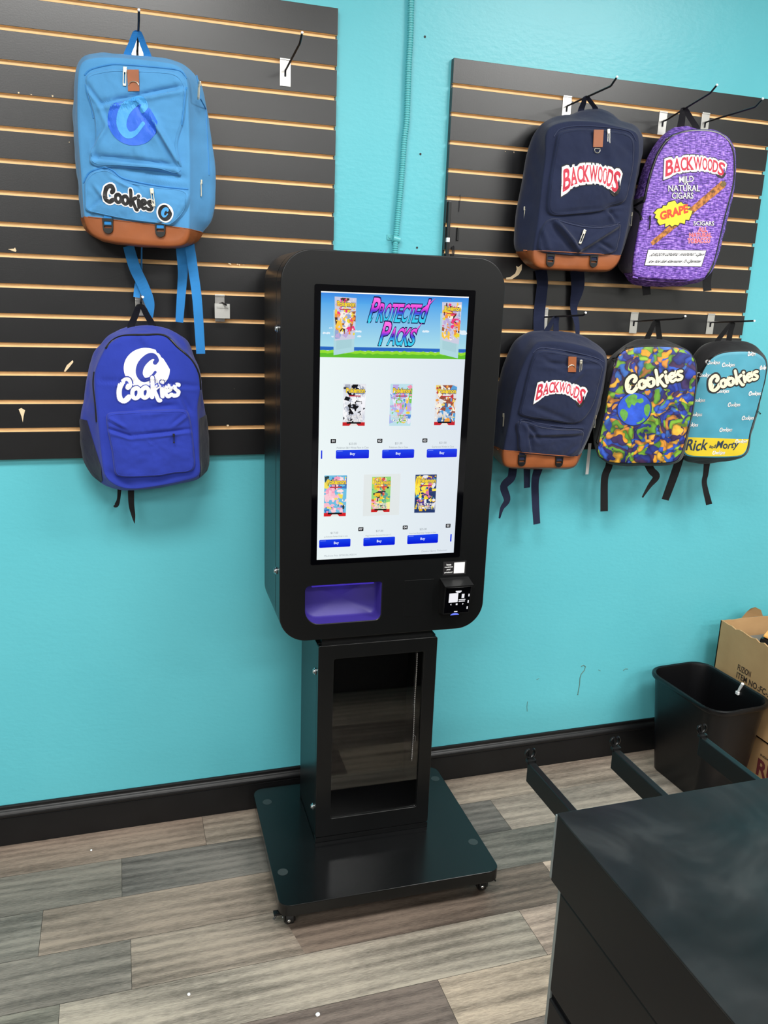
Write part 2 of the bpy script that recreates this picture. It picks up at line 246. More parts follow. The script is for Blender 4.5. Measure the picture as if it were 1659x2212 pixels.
PACKS={'lb':{'loc':(-0.545,-0.06,1.78),'yaw':-16,'D':0.125,'S':[(-0.1141,0.4362),(-0.0864,0.4457),(-0.0604,0.4515),(-0.0004,0.4494),(0.0598,0.4475),(0.1142,0.4419),(0.1371,0.4349),(0.157,0.4213),(0.1797,0.3983),(0.1904,0.3533),(0.2037,0.2751),(0.2141,0.1785),(0.205,0.0788),(0.1757,0.0417),(0.1678,0.0225),(0.1309,0.0037),(0.0717,-0.0015),(-0.019,0.0024),(-0.0789,0.0104),(-0.1112,0.0265),(-0.1289,0.0604),(-0.135,0.1648),(-0.1398,0.2613),(-0.1359,0.3292),(-0.1256,0.4094)],'F':[(-0.082,0.414),(-0.0345,0.4236),(0.0483,0.4225),(0.1175,0.4179),(0.1479,0.4103),(0.1613,0.3917),(0.166,0.3508),(0.1676,0.2726),(0.168,0.1659),(0.1623,0.0422),(0.1568,0.0168),(0.1447,0.0018),(0.0905,-0.003),(0.0031,0.0004),(-0.0547,0.0075),(-0.0858,0.0245),(-0.0983,0.06),(-0.1011,0.1553),(-0.1036,0.2485),(-0.1019,0.3139),(-0.0943,0.3912)],'base':[(-0.1241,0.0632),(-0.1026,0.0612),(-0.0207,0.0528),(0.1618,0.0422),(0.1966,0.0357),(0.2375,0.0353)],'pads':[{'h':0.007,'o':[(-0.0779,0.3747),(-0.0615,0.3876),(-0.028,0.3946),(0.0108,0.3982),(0.1049,0.3989),(0.1463,0.3938),(0.1626,0.3745),(0.1642,0.349),(0.1579,0.2969),(0.1426,0.2491),(0.1404,0.2172),(0.1504,0.1641),(0.0978,0.1715),(0.0126,0.1748),(-0.0668,0.1771),(-0.0754,0.2007),(-0.0607,0.2409),(-0.0597,0.288),(-0.0723,0.3392)],'folds':[((-0.0394,0.3171),(0.1617,0.3647),0.011,0.007),((-0.0754,0.3625),(-0.0394,0.3171),0.005,0.005),((-0.0729,0.1989),(0.1418,0.1861),0.009,0.007),((0.1418,0.1861),(0.1526,0.1624),0.008,0.006),((-0.0272,0.2691),(-0.0728,0.2002),-0.005,0.006),((0.0749,0.3031),(0.1419,0.1901),-0.008,0.007),((-0.0272,0.2691),(-0.0446,0.3138),-0.004,0.006),((0.0479,0.3279),(0.093,0.2596),-0.004,0.006)]},{'h':0.008,'o':[(-0.0931,0.1358),(-0.0821,0.155),(-0.0645,0.1665),(-0.0359,0.1708),(-0.0192,0.1629),(0.0001,0.1502),(0.0227,0.143),(0.0966,0.1337),(0.1596,0.1299),(0.1655,0.1105),(0.1585,0.0829),(0.1258,0.0471),(0.094,0.0487),(0.0076,0.0556),(-0.078,0.0697),(-0.0936,0.0732),(-0.0936,0.1005)],'folds':[((-0.0823,0.0733),(-0.0464,0.1046),0.005,0.005),((-0.0649,0.1337),(-0.0408,0.1021),-0.004,0.006),((0.1209,0.048),(0.163,0.1154),-0.006,0.008),((0.1238,0.0467),(0.1532,0.0658),0.004,0.005),((-0.0155,0.1571),(0.0404,0.1324),0.004,0.006)]}],'bf':[((0.0117,0.1725),(0.1483,0.1618),0.006,0.01),((0.1487,0.4027),(0.1723,0.337),0.006,0.01),((-0.0619,0.2361),(-0.0563,0.1779),0.004,0.008)],'zips':[[(-0.0783,0.3807),(-0.0624,0.3941),(-0.026,0.4045),(0.0101,0.4078),(0.1041,0.4049),(0.1484,0.4004),(0.162,0.3857)],[(-0.0942,0.1389),(-0.0802,0.161),(-0.0598,0.1712),(-0.0368,0.1761),(-0.0173,0.1683),(0.0105,0.1511),(0.0958,0.1382),(0.1618,0.1348)],[(-0.0766,0.3604),(-0.0663,0.3197),(-0.061,0.2862)],[(0.1621,0.3652),(0.1577,0.3237),(0.1504,0.2791)]],'zw':0.004,'pulls':[(0.0205,0.3918,-4),(0.0777,0.1216,6)],'spulls':[(0.1942,0.372,-8),(0.1875,0.1539,0)],'tab':[(0.0261,0.3941),(0.0537,0.3953),(0.0536,0.3487),(0.0269,0.3475)],'sides':[[(0.186,0.3943),(0.1924,0.3521),(0.1982,0.2716),(0.2025,0.1769)]],'ring':(0.0414,0.3646),'buckles':[(-0.0371,0.041),(0.0922,0.0375)],'loop':(0.037,0.0717,0.4925),'feet':[(0.0029,0.4469),(0.054,0.4464)],'straps':[([(-0.0198,-0.0003),(-0.0046,-0.0531),(0.0145,-0.0962),(0.0303,-0.1433),(0.0377,-0.1826)],[0.0276,0.029,0.029,0.0276,0.0035],0.02),([(0.0138,-0.0002),(0.0099,-0.0589),(-0.0002,-0.0966),(-0.005,-0.1309)],[0.0048,0.0069,0.0173,0.0156],0.01),([(0.1161,0.0086),(0.1189,-0.0482),(0.1172,-0.0889),(0.1075,-0.1918)],[0.026,0.026,0.025,0.0215],0.01),([(0.1401,0.0153),(0.149,-0.0476),(0.1595,-0.1318),(0.1655,-0.2732)],[0.0258,0.0255,0.0241,0.0234],0.025)],'dec':{'disc':[(0.0352,0.2818),(0.0955,0.2843),(0.033,0.2267)],'cook':[(-0.042,0.102),(0.0774,0.0793),(-0.0404,0.1345)],'cdisc':[(0.1061,0.0754),(0.1247,0.0742)]}},'bl':{'loc':(-0.565,-0.04,1.15),'yaw':-2,'D':0.12,'S':[(-0.0149,0.4195),(0.033,0.4259),(0.0776,0.4236),(0.1153,0.4088),(0.1463,0.3847),(0.1597,0.3457),(0.1766,0.3026),(0.1818,0.2295),(0.1906,0.1738),(0.1955,0.0984),(0.1927,0.0412),(0.174,0.0069),(0.1339,-0.0077),(0.0606,-0.0212),(-0.0185,-0.0279),(-0.0643,-0.0237),(-0.1017,-0.002),(-0.1343,0.0398),(-0.1443,0.0768),(-0.145,0.1749),(-0.1331,0.2285),(-0.1195,0.2992),(-0.1018,0.3518),(-0.0699,0.3905),(-0.0422,0.4102)],'F':[(-0.0504,0.3868),(-0.0204,0.4026),(0.0325,0.4078),(0.0891,0.4058),(0.1154,0.3783),(0.1487,0.3444),(0.1669,0.3097),(0.1713,0.2639),(0.1635,0.2212),(0.1642,0.1672),(0.1649,0.0758),(0.1661,0.0275),(0.1309,0.0134),(0.06,-0.0004),(-0.0165,-0.0081),(-0.0605,0.0034),(-0.0862,0.0331),(-0.0922,0.0836),(-0.0957,0.1511),(-0.0978,0.1966),(-0.1005,0.2554),(-0.098,0.3067),(-0.0797,0.3509),(-0.0657,0.3731)],'pads':[{'h':0.012,'o':[(-0.0741,0.1942),(-0.0681,0.2029),(-0.0148,0.2081),(0.0324,0.2109),(0.1212,0.2126),(0.1366,0.2044),(0.1445,0.1686),(0.1507,0.0959),(0.1482,0.0445),(0.0959,0.0363),(0.0435,0.029),(-0.0489,0.0296),(-0.0601,0.0451),(-0.0644,0.099),(-0.0732,0.1627)],'folds':[((-0.0715,0.1616),(-0.0172,0.1436),0.006,0.006),((-0.0172,0.1436),(0.1406,0.1584),0.006,0.006),((-0.0686,0.1895),(-0.0264,0.1666),-0.004,0.006),((0.1363,0.1978),(0.0993,0.1694),-0.004,0.006)]}],'bf':[((-0.0875,0.2841),(0.0349,0.2838),0.004,0.006),((0.0349,0.2838),(0.1659,0.2715),0.005,0.006),((0.1222,0.2466),(0.1419,0.204),0.006,0.008),((0.0121,0.2112),(0.1009,0.2218),0.005,0.01),((-0.0887,0.0468),(-0.0161,-0.0003),0.006,0.012),((-0.0161,-0.0003),(0.0956,0.0228),0.004,0.012),((0.0194,0.4105),(0.038,0.3771),-0.003,0.008)],'zips':[[(-0.0674,0.3683),(-0.0502,0.3887),(-0.0203,0.4021),(0.0324,0.4057),(0.0823,0.4045),(0.1151,0.3745),(0.1485,0.343),(0.1667,0.3066),(0.171,0.2644)],[(-0.0988,0.3071),(-0.1027,0.273),(-0.1,0.2284),(-0.0992,0.1763)]],'zw':0.006,'pulls':[(0.0969,0.1444,0)],'spulls':[],'mesh':[[(-0.1489,0.175),(-0.0954,0.1734),(-0.0926,0.1253),(-0.0943,0.0525),(-0.087,0.0247),(-0.1003,-0.0028),(-0.1396,0.0313),(-0.1568,0.0899)],[(0.1676,0.1838),(0.205,0.1874),(0.2071,0.0848),(0.199,0.0318),(0.1674,0.0058),(0.1671,0.0853)]],'loop':(0.0229,0.0916,0.4795),'feet':[(-0.0035,0.4232),(0.0512,0.4281)],'straps':[([(-0.0523,-0.0248),(-0.0561,-0.0553),(-0.0625,-0.0724),(-0.0704,-0.0748)],[0.0107,0.0092,0.0121,0.0028],0.03),([(-0.0214,-0.0256),(-0.0221,-0.0717),(-0.0179,-0.1029),(-0.0153,-0.1283)],[0.0172,0.0158,0.0107,0.0014],0.03)],'dec':{'disc':[(0.0337,0.318),(0.0921,0.3187),(0.0319,0.2673)],'cook':[(-0.044,0.2383),(0.1168,0.2493),(-0.0419,0.2864)]}},'n1':{'loc':(0.74,-0.045,1.775),'yaw':-4,'D':0.125,'S':[(-0.13,0.4066),(-0.0986,0.4265),(-0.0431,0.4384),(-0.0133,0.4508),(0.0378,0.4616),(0.0805,0.4563),(0.1146,0.4369),(0.1474,0.4306),(0.1811,0.4198),(0.1967,0.3984),(0.2024,0.3626),(0.1983,0.3166),(0.1942,0.2794),(0.188,0.2092),(0.1949,0.1578),(0.1775,0.0998),(0.1645,0.0463),(0.1373,0.0074),(0.1102,0.0014),(-0.0747,0.0004),(-0.1283,0.0047),(-0.1784,0.0494),(-0.1846,0.0817),(-0.1836,0.1644),(-0.1738,0.2329),(-0.1635,0.3228),(-0.152,0.3677)],'F':[(-0.1523,0.3631),(-0.1324,0.3893),(-0.0741,0.4053),(0.0013,0.4091),(0.053,0.4038),(0.1296,0.3924),(0.1436,0.3681),(0.1485,0.3289),(0.1447,0.2575),(0.1392,0.1987),(0.1337,0.13),(0.1188,0.039),(0.0946,0.0066),(0.0673,0.0008),(-0.1112,-0.0021),(-0.1521,0.0053),(-0.1638,0.0398),(-0.1566,0.1323),(-0.1503,0.2472),(-0.1477,0.3122)],'base':[(-0.2379,0.0485),(-0.2126,0.0466),(-0.1664,0.0406),(-0.1358,0.0411),(0.0419,0.0378),(0.1192,0.0399),(0.2026,0.0451)],'pads':[{'h':0.01,'o':[(-0.1222,0.3577),(-0.1122,0.3725),(-0.0609,0.385),(0.0249,0.3882),(0.1001,0.3832),(0.1221,0.3609),(0.1275,0.3087),(0.1215,0.2373),(0.1095,0.1961),(0.0692,0.1803),(0.024,0.1633),(-0.1031,0.1458),(-0.13,0.151),(-0.136,0.1728),(-0.1354,0.2211),(-0.1294,0.2909)],'folds':[((-0.1106,0.1517),(0.0674,0.1776),0.004,0.006),((0.0178,0.387),(0.1026,0.1909),-0.003,0.02),((0.0502,0.3723),(0.1179,0.3251),0.002,0.01)]},{'h':0.012,'o':[(-0.1549,0.0557),(-0.1465,0.11),(-0.1126,0.1386),(-0.0242,0.1278),(0.0545,0.1252),(0.1004,0.139),(0.1086,0.1235),(0.1045,0.082),(0.0894,0.0513),(-0.0148,0.0373),(-0.1188,0.0402),(-0.1473,0.0448)],'folds':[((-0.1085,0.1296),(-0.0288,0.0525),-0.011,0.01),((-0.0288,0.0525),(0.0988,0.1341),-0.01,0.01),((0.0417,0.0787),(0.0864,0.0579),0.006,0.008),((-0.1443,0.1054),(-0.1213,0.0481),-0.004,0.008)]}],'bf':[((0.0666,0.1714),(0.0907,0.1456),0.006,0.008),((0.0499,0.1794),(0.1064,0.1917),0.005,0.008),((-0.1444,0.3331),(-0.1536,0.1587),0.005,0.01),((0.0057,0.1544),(0.098,0.1732),0.004,0.01)],'zips':[[(-0.1288,0.3579),(-0.1109,0.3792),(-0.0596,0.3917),(0.0262,0.3958),(0.1041,0.3906),(0.1305,0.3665)],[(-0.1051,0.1326),(-0.0213,0.1192),(0.0569,0.122),(0.1052,0.1396)]],'zw':0.004,'pulls':[(0.0329,0.3795,6),(-0.0193,0.102,-18)],'spulls':[(-0.1771,0.1644,4),(0.171,0.1672,2)],'tab':[(-0.0147,0.3823),(0.0155,0.3846),(0.0171,0.3387),(-0.0123,0.3366)],'ring':(0.0007,0.3292),'buckles':[(-0.1109,0.0224),(0.0284,0.0263)],'loop':(-0.0208,0.0895,0.4771),'feet':[(-0.0133,0.4508),(0.0328,0.459)],'straps':[([(-0.0739,-0.0012),(-0.067,-0.0351),(-0.0669,-0.0793),(-0.0667,-0.1438),(-0.0632,-0.2142),(-0.0675,-0.26)],[0.041,0.0393,0.0383,0.0361,0.0328,0.0301],-0.012),([(0.0456,0.0062),(0.0541,-0.0501),(0.049,-0.1101),(0.0626,-0.1601),(0.0706,-0.2109)],[0.0445,0.0417,0.025,0.0195,0.0139],-0.01)],'dec':{'arch':[(-0.0982,0.2708),(-0.013,0.2905),(0.0844,0.2734),(-0.0938,0.21),(-0.0075,0.2396),(0.0755,0.216)]}},'pu':{'loc':(1.02,-0.055,1.77),'yaw':-10,'D':0.115,'S':[(-0.0075,0.4066),(0.0207,0.431),(0.0557,0.4431),(0.1091,0.4372),(0.1619,0.438),(0.2021,0.4243),(0.2318,0.3973),(0.2442,0.3513),(0.2521,0.2809),(0.2401,0.1795),(0.2245,0.0612),(0.1984,0.0005),(0.1289,-0.0232),(0.0477,-0.0312),(-0.034,-0.0307),(-0.0662,-0.0097),(-0.0772,0.0072),(-0.0952,0.0236),(-0.0996,0.0964),(-0.0867,0.169),(-0.0634,0.2412),(-0.0482,0.3121),(-0.033,0.3592)],'F':[(-0.0414,0.3519),(-0.02,0.3844),(0.0178,0.4066),(0.0675,0.4171),(0.124,0.4173),(0.1621,0.4039),(0.1867,0.3783),(0.199,0.3382),(0.205,0.2743),(0.1906,0.1758),(0.1761,0.0563),(0.1581,0.0025),(0.0894,-0.0123),(-0.0433,-0.0111),(-0.0796,-0.0057),(-0.0865,0.0217),(-0.0829,0.1023),(-0.0734,0.1958),(-0.0629,0.2787),(-0.0532,0.3244)],'pads':[],'bf':[((0.0354,0.409),(0.0617,0.3659),0.002,0.01)],'zips':[[(0.1561,0.0014),(0.1766,0.0562),(0.19,0.1754),(0.2038,0.2738),(0.1979,0.3375),(0.1844,0.3784),(0.1597,0.4049),(0.1217,0.4178),(0.0653,0.4181),(0.0157,0.4076),(-0.0221,0.3854),(-0.0443,0.3521),(-0.055,0.3237),(-0.0657,0.278),(-0.0762,0.1953),(-0.0759,0.1583)]],'zw':0.008,'pulls':[],'spulls':[(-0.0539,0.1634,0)],'mesh':[[(-0.143,0.1167),(-0.1041,0.1893),(-0.0721,0.2283),(-0.0531,0.1917),(-0.0639,0.1059),(-0.0676,0.019),(-0.0775,0.004),(-0.1098,0.0076)]],'hem':[(0.1506,0.002),(0.0836,-0.0141),(0.0044,-0.0157),(-0.0485,-0.0129),(-0.0847,-0.0081)],'loop':(0.0443,0.0615,0.485),'feet':[(0.0499,0.4396),(0.1011,0.4381)],'straps':[([(-0.0005,-0.0219),(0.0056,-0.0592)],[0.0305,0.0272],0.03),([(0.1968,0.1588),(0.2053,0.0608),(0.2062,-0.004),(0.2101,-0.0392)],[0.0338,0.0316,0.0306,0.0295],0.03)],'dec':{'arch':[(-0.0217,0.3287),(0.0705,0.3464),(0.1699,0.3302),(-0.0184,0.283),(0.0762,0.3048),(0.1659,0.2936)],'mild':[(0.027,0.269),(0.0717,0.2741),(0.0248,0.2853)],'n':[(0.0438,0.2631),(0.055,0.2641),(0.0429,0.2694)],'nat':[(-0.004,0.2428),(0.0945,0.2478),(-0.0063,0.26)],'cig':[(0.0099,0.2225),(0.0768,0.2258),(0.0077,0.2398)],'burst':[(0.0193,0.1783),(0.0764,0.1903),(0.0186,0.2151)],'grape':[(-0.0183,0.1603),(0.0644,0.1864),(-0.0231,0.1823)],'cigar':[(-0.0381,0.0904),(0.17,0.2732),(-0.0252,0.0787)],'five':[(0.0883,0.1494),(0.1567,0.1525),(0.0866,0.1615)],'all':[(0.1064,0.1324),(0.1367,0.1338),(0.1047,0.1445)],'natural':[(0.0804,0.1153),(0.1537,0.1185),(0.0787,0.1274)],'tob':[(0.0775,0.0977),(0.1517,0.1024),(0.0757,0.1108)],'label':[(-0.0463,0.0726),(0.1409,0.0782),(0.1327,0.0311),(-0.0512,0.0275)],'l1':[(-0.037,0.0518),(0.1355,0.0599),(-0.0384,0.0631)],'l2':[(-0.0413,0.0317),(0.1288,0.0395),(-0.0427,0.043)]}},'n2':{'loc':(0.68,-0.045,1.175),'yaw':-4,'D':0.12,'S':[(-0.0964,0.3868),(-0.0495,0.4117),(0.0198,0.4161),(0.0911,0.41),(0.1531,0.3874),(0.2018,0.356),(0.214,0.3126),(0.2074,0.224),(0.1964,0.1454),(0.1766,0.0829),(0.1459,0.0097),(0.1347,-0.0203),(0.098,-0.0233),(-0.072,-0.0218),(-0.1145,-0.0105),(-0.1478,0.0237),(-0.1579,0.0422),(-0.1529,0.1719),(-0.1379,0.28),(-0.1195,0.3389)],'F':[(-0.0844,0.3606),(-0.0585,0.3858),(0.0325,0.3848),(0.115,0.369),(0.1596,0.3473),(0.1687,0.3183),(0.1606,0.2326),(0.1463,0.1455),(0.124,0.0739),(0.1014,0.0268),(0.0918,-0.0027),(-0.0178,-0.0042),(-0.1344,-0.0011),(-0.1483,0.0155),(-0.1525,0.0483),(-0.1381,0.1558),(-0.1239,0.2615),(-0.1038,0.3241)],'base':[(-0.2016,0.0594),(-0.1873,0.0566),(-0.1595,0.0429),(-0.08,0.0395),(0.1038,0.0268),(0.1887,0.0232)],'pads':[{'h':0.01,'o':[(-0.0807,0.3432),(-0.057,0.3607),(0.0204,0.353),(0.1204,0.335),(0.1544,0.3188),(0.1533,0.2923),(0.1397,0.2118),(0.1165,0.163),(0.0768,0.1358),(-0.0059,0.1454),(-0.1095,0.1613),(-0.11,0.1889),(-0.0992,0.2626)],'folds':[((-0.058,0.3207),(0.1494,0.319),0.004,0.008),((-0.0691,0.1896),(0.0745,0.1391),0.004,0.01),((0.0922,0.3076),(0.0397,0.2541),-0.003,0.01),((-0.0654,0.3412),(0.023,0.3065),0.003,0.01)]},{'h':0.012,'o':[(-0.1187,0.1357),(-0.0979,0.1453),(-0.0449,0.1293),(0.0256,0.1195),(0.1074,0.115),(0.1067,0.0754),(0.0873,0.0324),(-0.0545,0.0408),(-0.1026,0.0494),(-0.1118,0.0927)],'folds':[((-0.0879,0.1417),(-0.043,0.0878),0.006,0.008),((-0.0675,0.1041),(0.1012,0.1091),-0.006,0.008),((-0.0808,0.1256),(-0.0628,0.0498),0.005,0.006),((0.0885,0.0597),(0.0611,0.0378),-0.004,0.008)]}],'bf':[((-0.0765,0.3739),(0.1631,0.3345),0.004,0.006),((-0.0967,0.146),(0.1082,0.1326),0.005,0.008),((-0.1204,0.262),(-0.1373,0.1566),0.004,0.008)],'zips':[[(-0.0797,0.3507),(-0.0557,0.3666),(0.0215,0.3605),(0.1216,0.3432),(0.1598,0.3265)],[(-0.1099,0.1378),(-0.0938,0.1501),(-0.0439,0.1378),(0.0268,0.127),(0.1099,0.1215)]],'zw':0.004,'pulls':[(0.0747,0.3256,2)],'spulls':[(-0.1611,0.1586,2),(0.1707,0.1485,0)],'tab':[(0.0291,0.3441),(0.0555,0.3436),(0.0585,0.2976),(0.032,0.2972)],'ring':(0.0415,0.3149),'buckles':[(-0.0905,0.022),(0.0354,0.0179)],'loop':(0.0166,0.051,0.4581),'feet':[(-0.0061,0.4128),(0.0259,0.4136)],'straps':[([(-0.0764,-0.0173),(-0.0795,-0.0545),(-0.1055,-0.0829),(-0.0886,-0.1296),(-0.1045,-0.1584),(-0.113,-0.1904)],[0.0265,0.0265,0.0265,0.0241,0.0133,0.003],0.03),([(-0.0232,-0.02),(-0.0196,-0.0913)],[0.0256,0.022],0.02),([(0.0124,-0.0184),(0.004,-0.0616),(0.012,-0.1318),(0.0223,-0.2137)],[0.0282,0.0257,0.027,0.0257],0.03)],'dec':{'arch':[(-0.0614,0.2583),(0.0147,0.2687),(0.1016,0.2416),(-0.0666,0.2083),(0.0124,0.2328),(0.086,0.1949)]}},'ea':{'loc':(1.02,-0.065,1.18),'yaw':-20,'D':0.105,'S':[(-0.0566,0.3618),(-0.0231,0.3851),(0.0201,0.3949),(0.0755,0.3943),(0.1163,0.3767),(0.157,0.3601),(0.1816,0.3324),(0.1928,0.2884),(0.198,0.2044),(0.1914,0.1012),(0.1786,0.0076),(0.1358,-0.0166),(0.0333,-0.0235),(-0.0472,-0.0236),(-0.0863,-0.007),(-0.1084,0.0243),(-0.1193,0.0764),(-0.126,0.1626),(-0.1176,0.248),(-0.0992,0.3159)],'F':[(-0.0877,0.3267),(-0.0641,0.3599),(-0.0006,0.3731),(0.0802,0.3751),(0.1297,0.3674),(0.1579,0.3362),(0.1689,0.2933),(0.1726,0.2003),(0.1634,0.0993),(0.1504,0.025),(0.1249,0.0055),(0.0419,-0.0016),(-0.0642,-0.0046),(-0.1051,0.0108),(-0.1172,0.0304),(-0.1161,0.0647),(-0.1074,0.1553),(-0.1011,0.2443)],'pads':[],'bf':[],'zips':[[(-0.0887,0.3269),(-0.0651,0.3601),(-0.0016,0.3733),(0.079,0.3753),(0.1285,0.3676),(0.1567,0.3364),(0.1676,0.2936),(0.1713,0.2007),(0.1621,0.0999),(0.1492,0.0257),(0.1237,0.0062),(0.0408,-0.0009),(-0.0652,-0.0039),(-0.106,0.0116),(-0.118,0.0311),(-0.117,0.0653),(-0.1083,0.1558),(-0.102,0.2446),(-0.0887,0.3269)]],'zw':0.004,'pulls':[],'spulls':[(-0.1027,0.2511,10)],'loop':(0.0329,0.07,0.4521),'feet':[(0.0192,0.3932),(0.0588,0.3947)],'straps':[([(-0.0575,-0.01),(-0.0574,-0.0337),(-0.0681,-0.0759),(-0.058,-0.1871)],[0.0253,0.023,0.023,0.0253],0.03),([(0.0716,-0.0161),(0.0857,-0.0391),(0.1036,-0.0591),(0.0861,-0.0928),(0.0657,-0.1328)],[0.0252,0.0252,0.024,0.0137,0.0034],0.03)],'dec':{'cook':[(-0.0487,0.2285),(0.129,0.2766),(-0.0587,0.2707)],'globe':[(-0.016,0.1747),(0.0359,0.1769),(-0.0216,0.2258)]}},'rm':{'loc':(1.315,-0.065,1.185),'yaw':-20,'D':0.105,'S':[(-0.0549,0.3562),(-0.0184,0.3831),(0.0489,0.3908),(0.1064,0.3862),(0.1501,0.3595),(0.174,0.3251),(0.1783,0.2851),(0.1696,0.1685),(0.1582,0.0791),(0.151,0.0067),(0.0763,-0.0196),(-0.011,-0.0296),(-0.0537,-0.0193),(-0.0676,-0.0029),(-0.0752,0.1287),(-0.0782,0.246),(-0.0726,0.3155)],'F':[(-0.0344,0.3319),(0.0019,0.3528),(0.0567,0.3599),(0.107,0.358),(0.1375,0.3397),(0.1483,0.3122),(0.1491,0.2617),(0.1392,0.1759),(0.1275,0.1003),(0.1213,0.0239),(0.0777,0.0072),(-0.0368,0.0022),(-0.0748,0.0064),(-0.0881,0.0206),(-0.0798,0.0915),(-0.0722,0.1671),(-0.0717,0.2301),(-0.0566,0.2873)],'pads':[],'bf':[],'zips':[[(-0.0358,0.3322),(0.0005,0.353),(0.0552,0.3601),(0.1055,0.3582),(0.1359,0.3399),(0.1467,0.3125),(0.1475,0.262),(0.1376,0.1763),(0.1259,0.1009),(0.1197,0.0246),(0.0762,0.0079),(-0.0381,0.0028),(-0.0761,0.0071),(-0.0894,0.0213),(-0.081,0.092),(-0.0735,0.1676),(-0.0731,0.2305),(-0.0579,0.2876),(-0.0358,0.3322)]],'zw':0.004,'pulls':[],'spulls':[(0.1513,0.1652,60)],'loop':(0.0346,0.0513,0.446),'feet':[(0.0012,0.3856),(0.038,0.387)],'straps':[([(-0.0738,-0.0086),(-0.0885,-0.0826),(-0.1055,-0.1638)],[0.027,0.0259,0.0247],0.04),([(0.0227,-0.0215),(0.0257,-0.0672),(0.0258,-0.1042),(0.05,-0.1746)],[0.0235,0.02,0.0177,0.02],0.03)],'dec':{'cook':[(-0.0298,0.2303),(0.1265,0.2744),(-0.0394,0.2694)],'band':[(-0.1361,0.0765),(-0.0849,0.0781),(-0.0262,0.0655),(0.0354,0.074),(0.1265,0.0732),(0.2059,0.0738)],'rick':[(-0.0758,0.0282),(0.0918,0.0367),(-0.08,0.062)],'minis':[(0.0223,0.3128),(0.0931,0.3511),(-0.0471,0.2764),(-0.0588,0.1939),(0.0144,0.2276),(0.1205,0.2234),(0.1098,0.1419),(0.1371,0.3084),(0.057,0.1844),(0.0421,0.0998),(-0.0709,0.1112),(0.0995,0.0633),(-0.0258,0.3187),(0.0637,0.2764),(-0.0623,0.1462),(0.0311,0.0211)]}}}
SCR={'banner':[(-0.1833,1.5197),(0.2065,1.5228)],'sea':[(-0.1838,1.5479),(0.2054,1.5403)],'grass':[(-0.1836,1.5386),(0.2055,1.5386)],'prot':[(-0.0671,1.6126),(0.0944,1.617),(-0.0566,1.6689)],'packs':[(-0.0368,1.5531),(0.0645,1.555),(-0.0298,1.6086)],'sp1':[(-0.1515,1.6705),(-0.095,1.6686),(-0.0971,1.5686),(-0.1485,1.5626)],'sp2':[(0.1333,1.6664),(0.1881,1.6682),(0.1859,1.5601),(0.1372,1.5702)],'b1':[(-0.1536,1.638),(-0.0971,1.62),(-0.0983,1.5361),(-0.1512,1.5265)],'b2':[(0.1301,1.6383),(0.1878,1.6383),(0.1855,1.5235),(0.134,1.5346)],'it':[[(-0.1234,1.4552),(-0.0639,1.4549),(-0.0642,1.3462),(-0.1239,1.3466)],[(0.0022,1.4553),(0.0629,1.4557),(0.0613,1.3452),(0.0025,1.3457)],[(0.1279,1.4544),(0.1879,1.4548),(0.1869,1.3458),(0.1277,1.3462)],[(-0.1692,1.2158),(-0.1085,1.215),(-0.1093,1.1037),(-0.1693,1.1049)],[(-0.0396,1.2093),(0.0131,1.2087),(0.0124,1.1106),(-0.0397,1.1118)],[(0.0819,1.2122),(0.1431,1.2115),(0.1431,1.1042),(0.0831,1.1057)]],'buy':[[(-0.14,1.283),(-0.0505,1.26)],[(-0.0143,1.2821),(0.0751,1.2588)],[(0.1109,1.2816),(0.198,1.2584)],[(-0.1806,1.0406),(-0.0945,1.0183)],[(-0.0585,1.0405),(0.031,1.0171)],[(0.0666,1.0423),(0.1565,1.0168)],[(-0.18,1.2829),(-0.1764,1.2605)],[(0.1927,1.0396),(0.1967,1.0183)]],'num':[(-0.1473,1.3071),(-0.0215,1.3063),(0.1043,1.3054),(-0.066,1.0657),(0.0594,1.0652),(0.1848,1.0648)],'price':[(-0.0954,1.299),(0.0304,1.2984),(0.1557,1.2982),(-0.1396,1.0581),(-0.0137,1.0581),(0.1114,1.0576)],'desc':[(-0.0951,1.2891),(0.0308,1.2883),(0.1563,1.2879),(-0.1349,1.0481),(-0.0152,1.046),(0.1108,1.0468)],'foot':[(-0.1215,0.9951),(0.1474,0.9942)],'white':[(-0.062,1.2157),(0.0398,1.1013)]}


# ---------------------------------------------------------------- lights
for i, (x, y, sx, sy, wt) in enumerate(LIGHTS):
    t = empty('ceiling_light', (x, y, CEIL), 0, 'flat rectangular ceiling light, overhead out of view', 'ceiling light', 'ceiling lights')
    MB().box(-sx/2-.03, sx/2+.03, -sy/2-.03, sy/2+.03, -.05, 0, .004).build('frame', M['ceil'], t)
    MB().box(-sx/2, sx/2, -sy/2, sy/2, -.056, -.05).build('diffuser', M['ceil'], t)
    ld = bpy.data.lights.new('tube_light', 'AREA'); ld.shape = 'RECTANGLE'; ld.size = sx; ld.size_y = sy; ld.energy = wt; ld.color = (1, .985, .955)
    lo = bpy.data.objects.new('tube_light', ld); COL.objects.link(lo); lo.parent = t; lo.location = (0, 0, -.065)
# ---------------------------------------------------------------- room
def struct(name, o): o['kind'] = 'structure'; return o
X0, X1, Y0 = -3.2, 4.2, -8.0
wall = struct('', MB().box(X0, X1, 0, .12, 0, CEIL).build('wall_back', M['wall']))
struct('', MB().box(X0-.1, X0, Y0, 0, 0, CEIL).build('wall_left', M['plain']))
struct('', MB().box(X1, X1+.1, Y0, 0, 0, CEIL).build('wall_right', M['plain']))
struct('', MB().box(X0, X1, Y0-.1, Y0, 0, CEIL).build('wall_front', M['dim']))  # unseen wall behind the camera, coloured dark to dim reflections in black surfaces
struct('', MB().box(X0, X1, Y0, .12, CEIL, CEIL+.1).build('ceiling', M['ceil']))
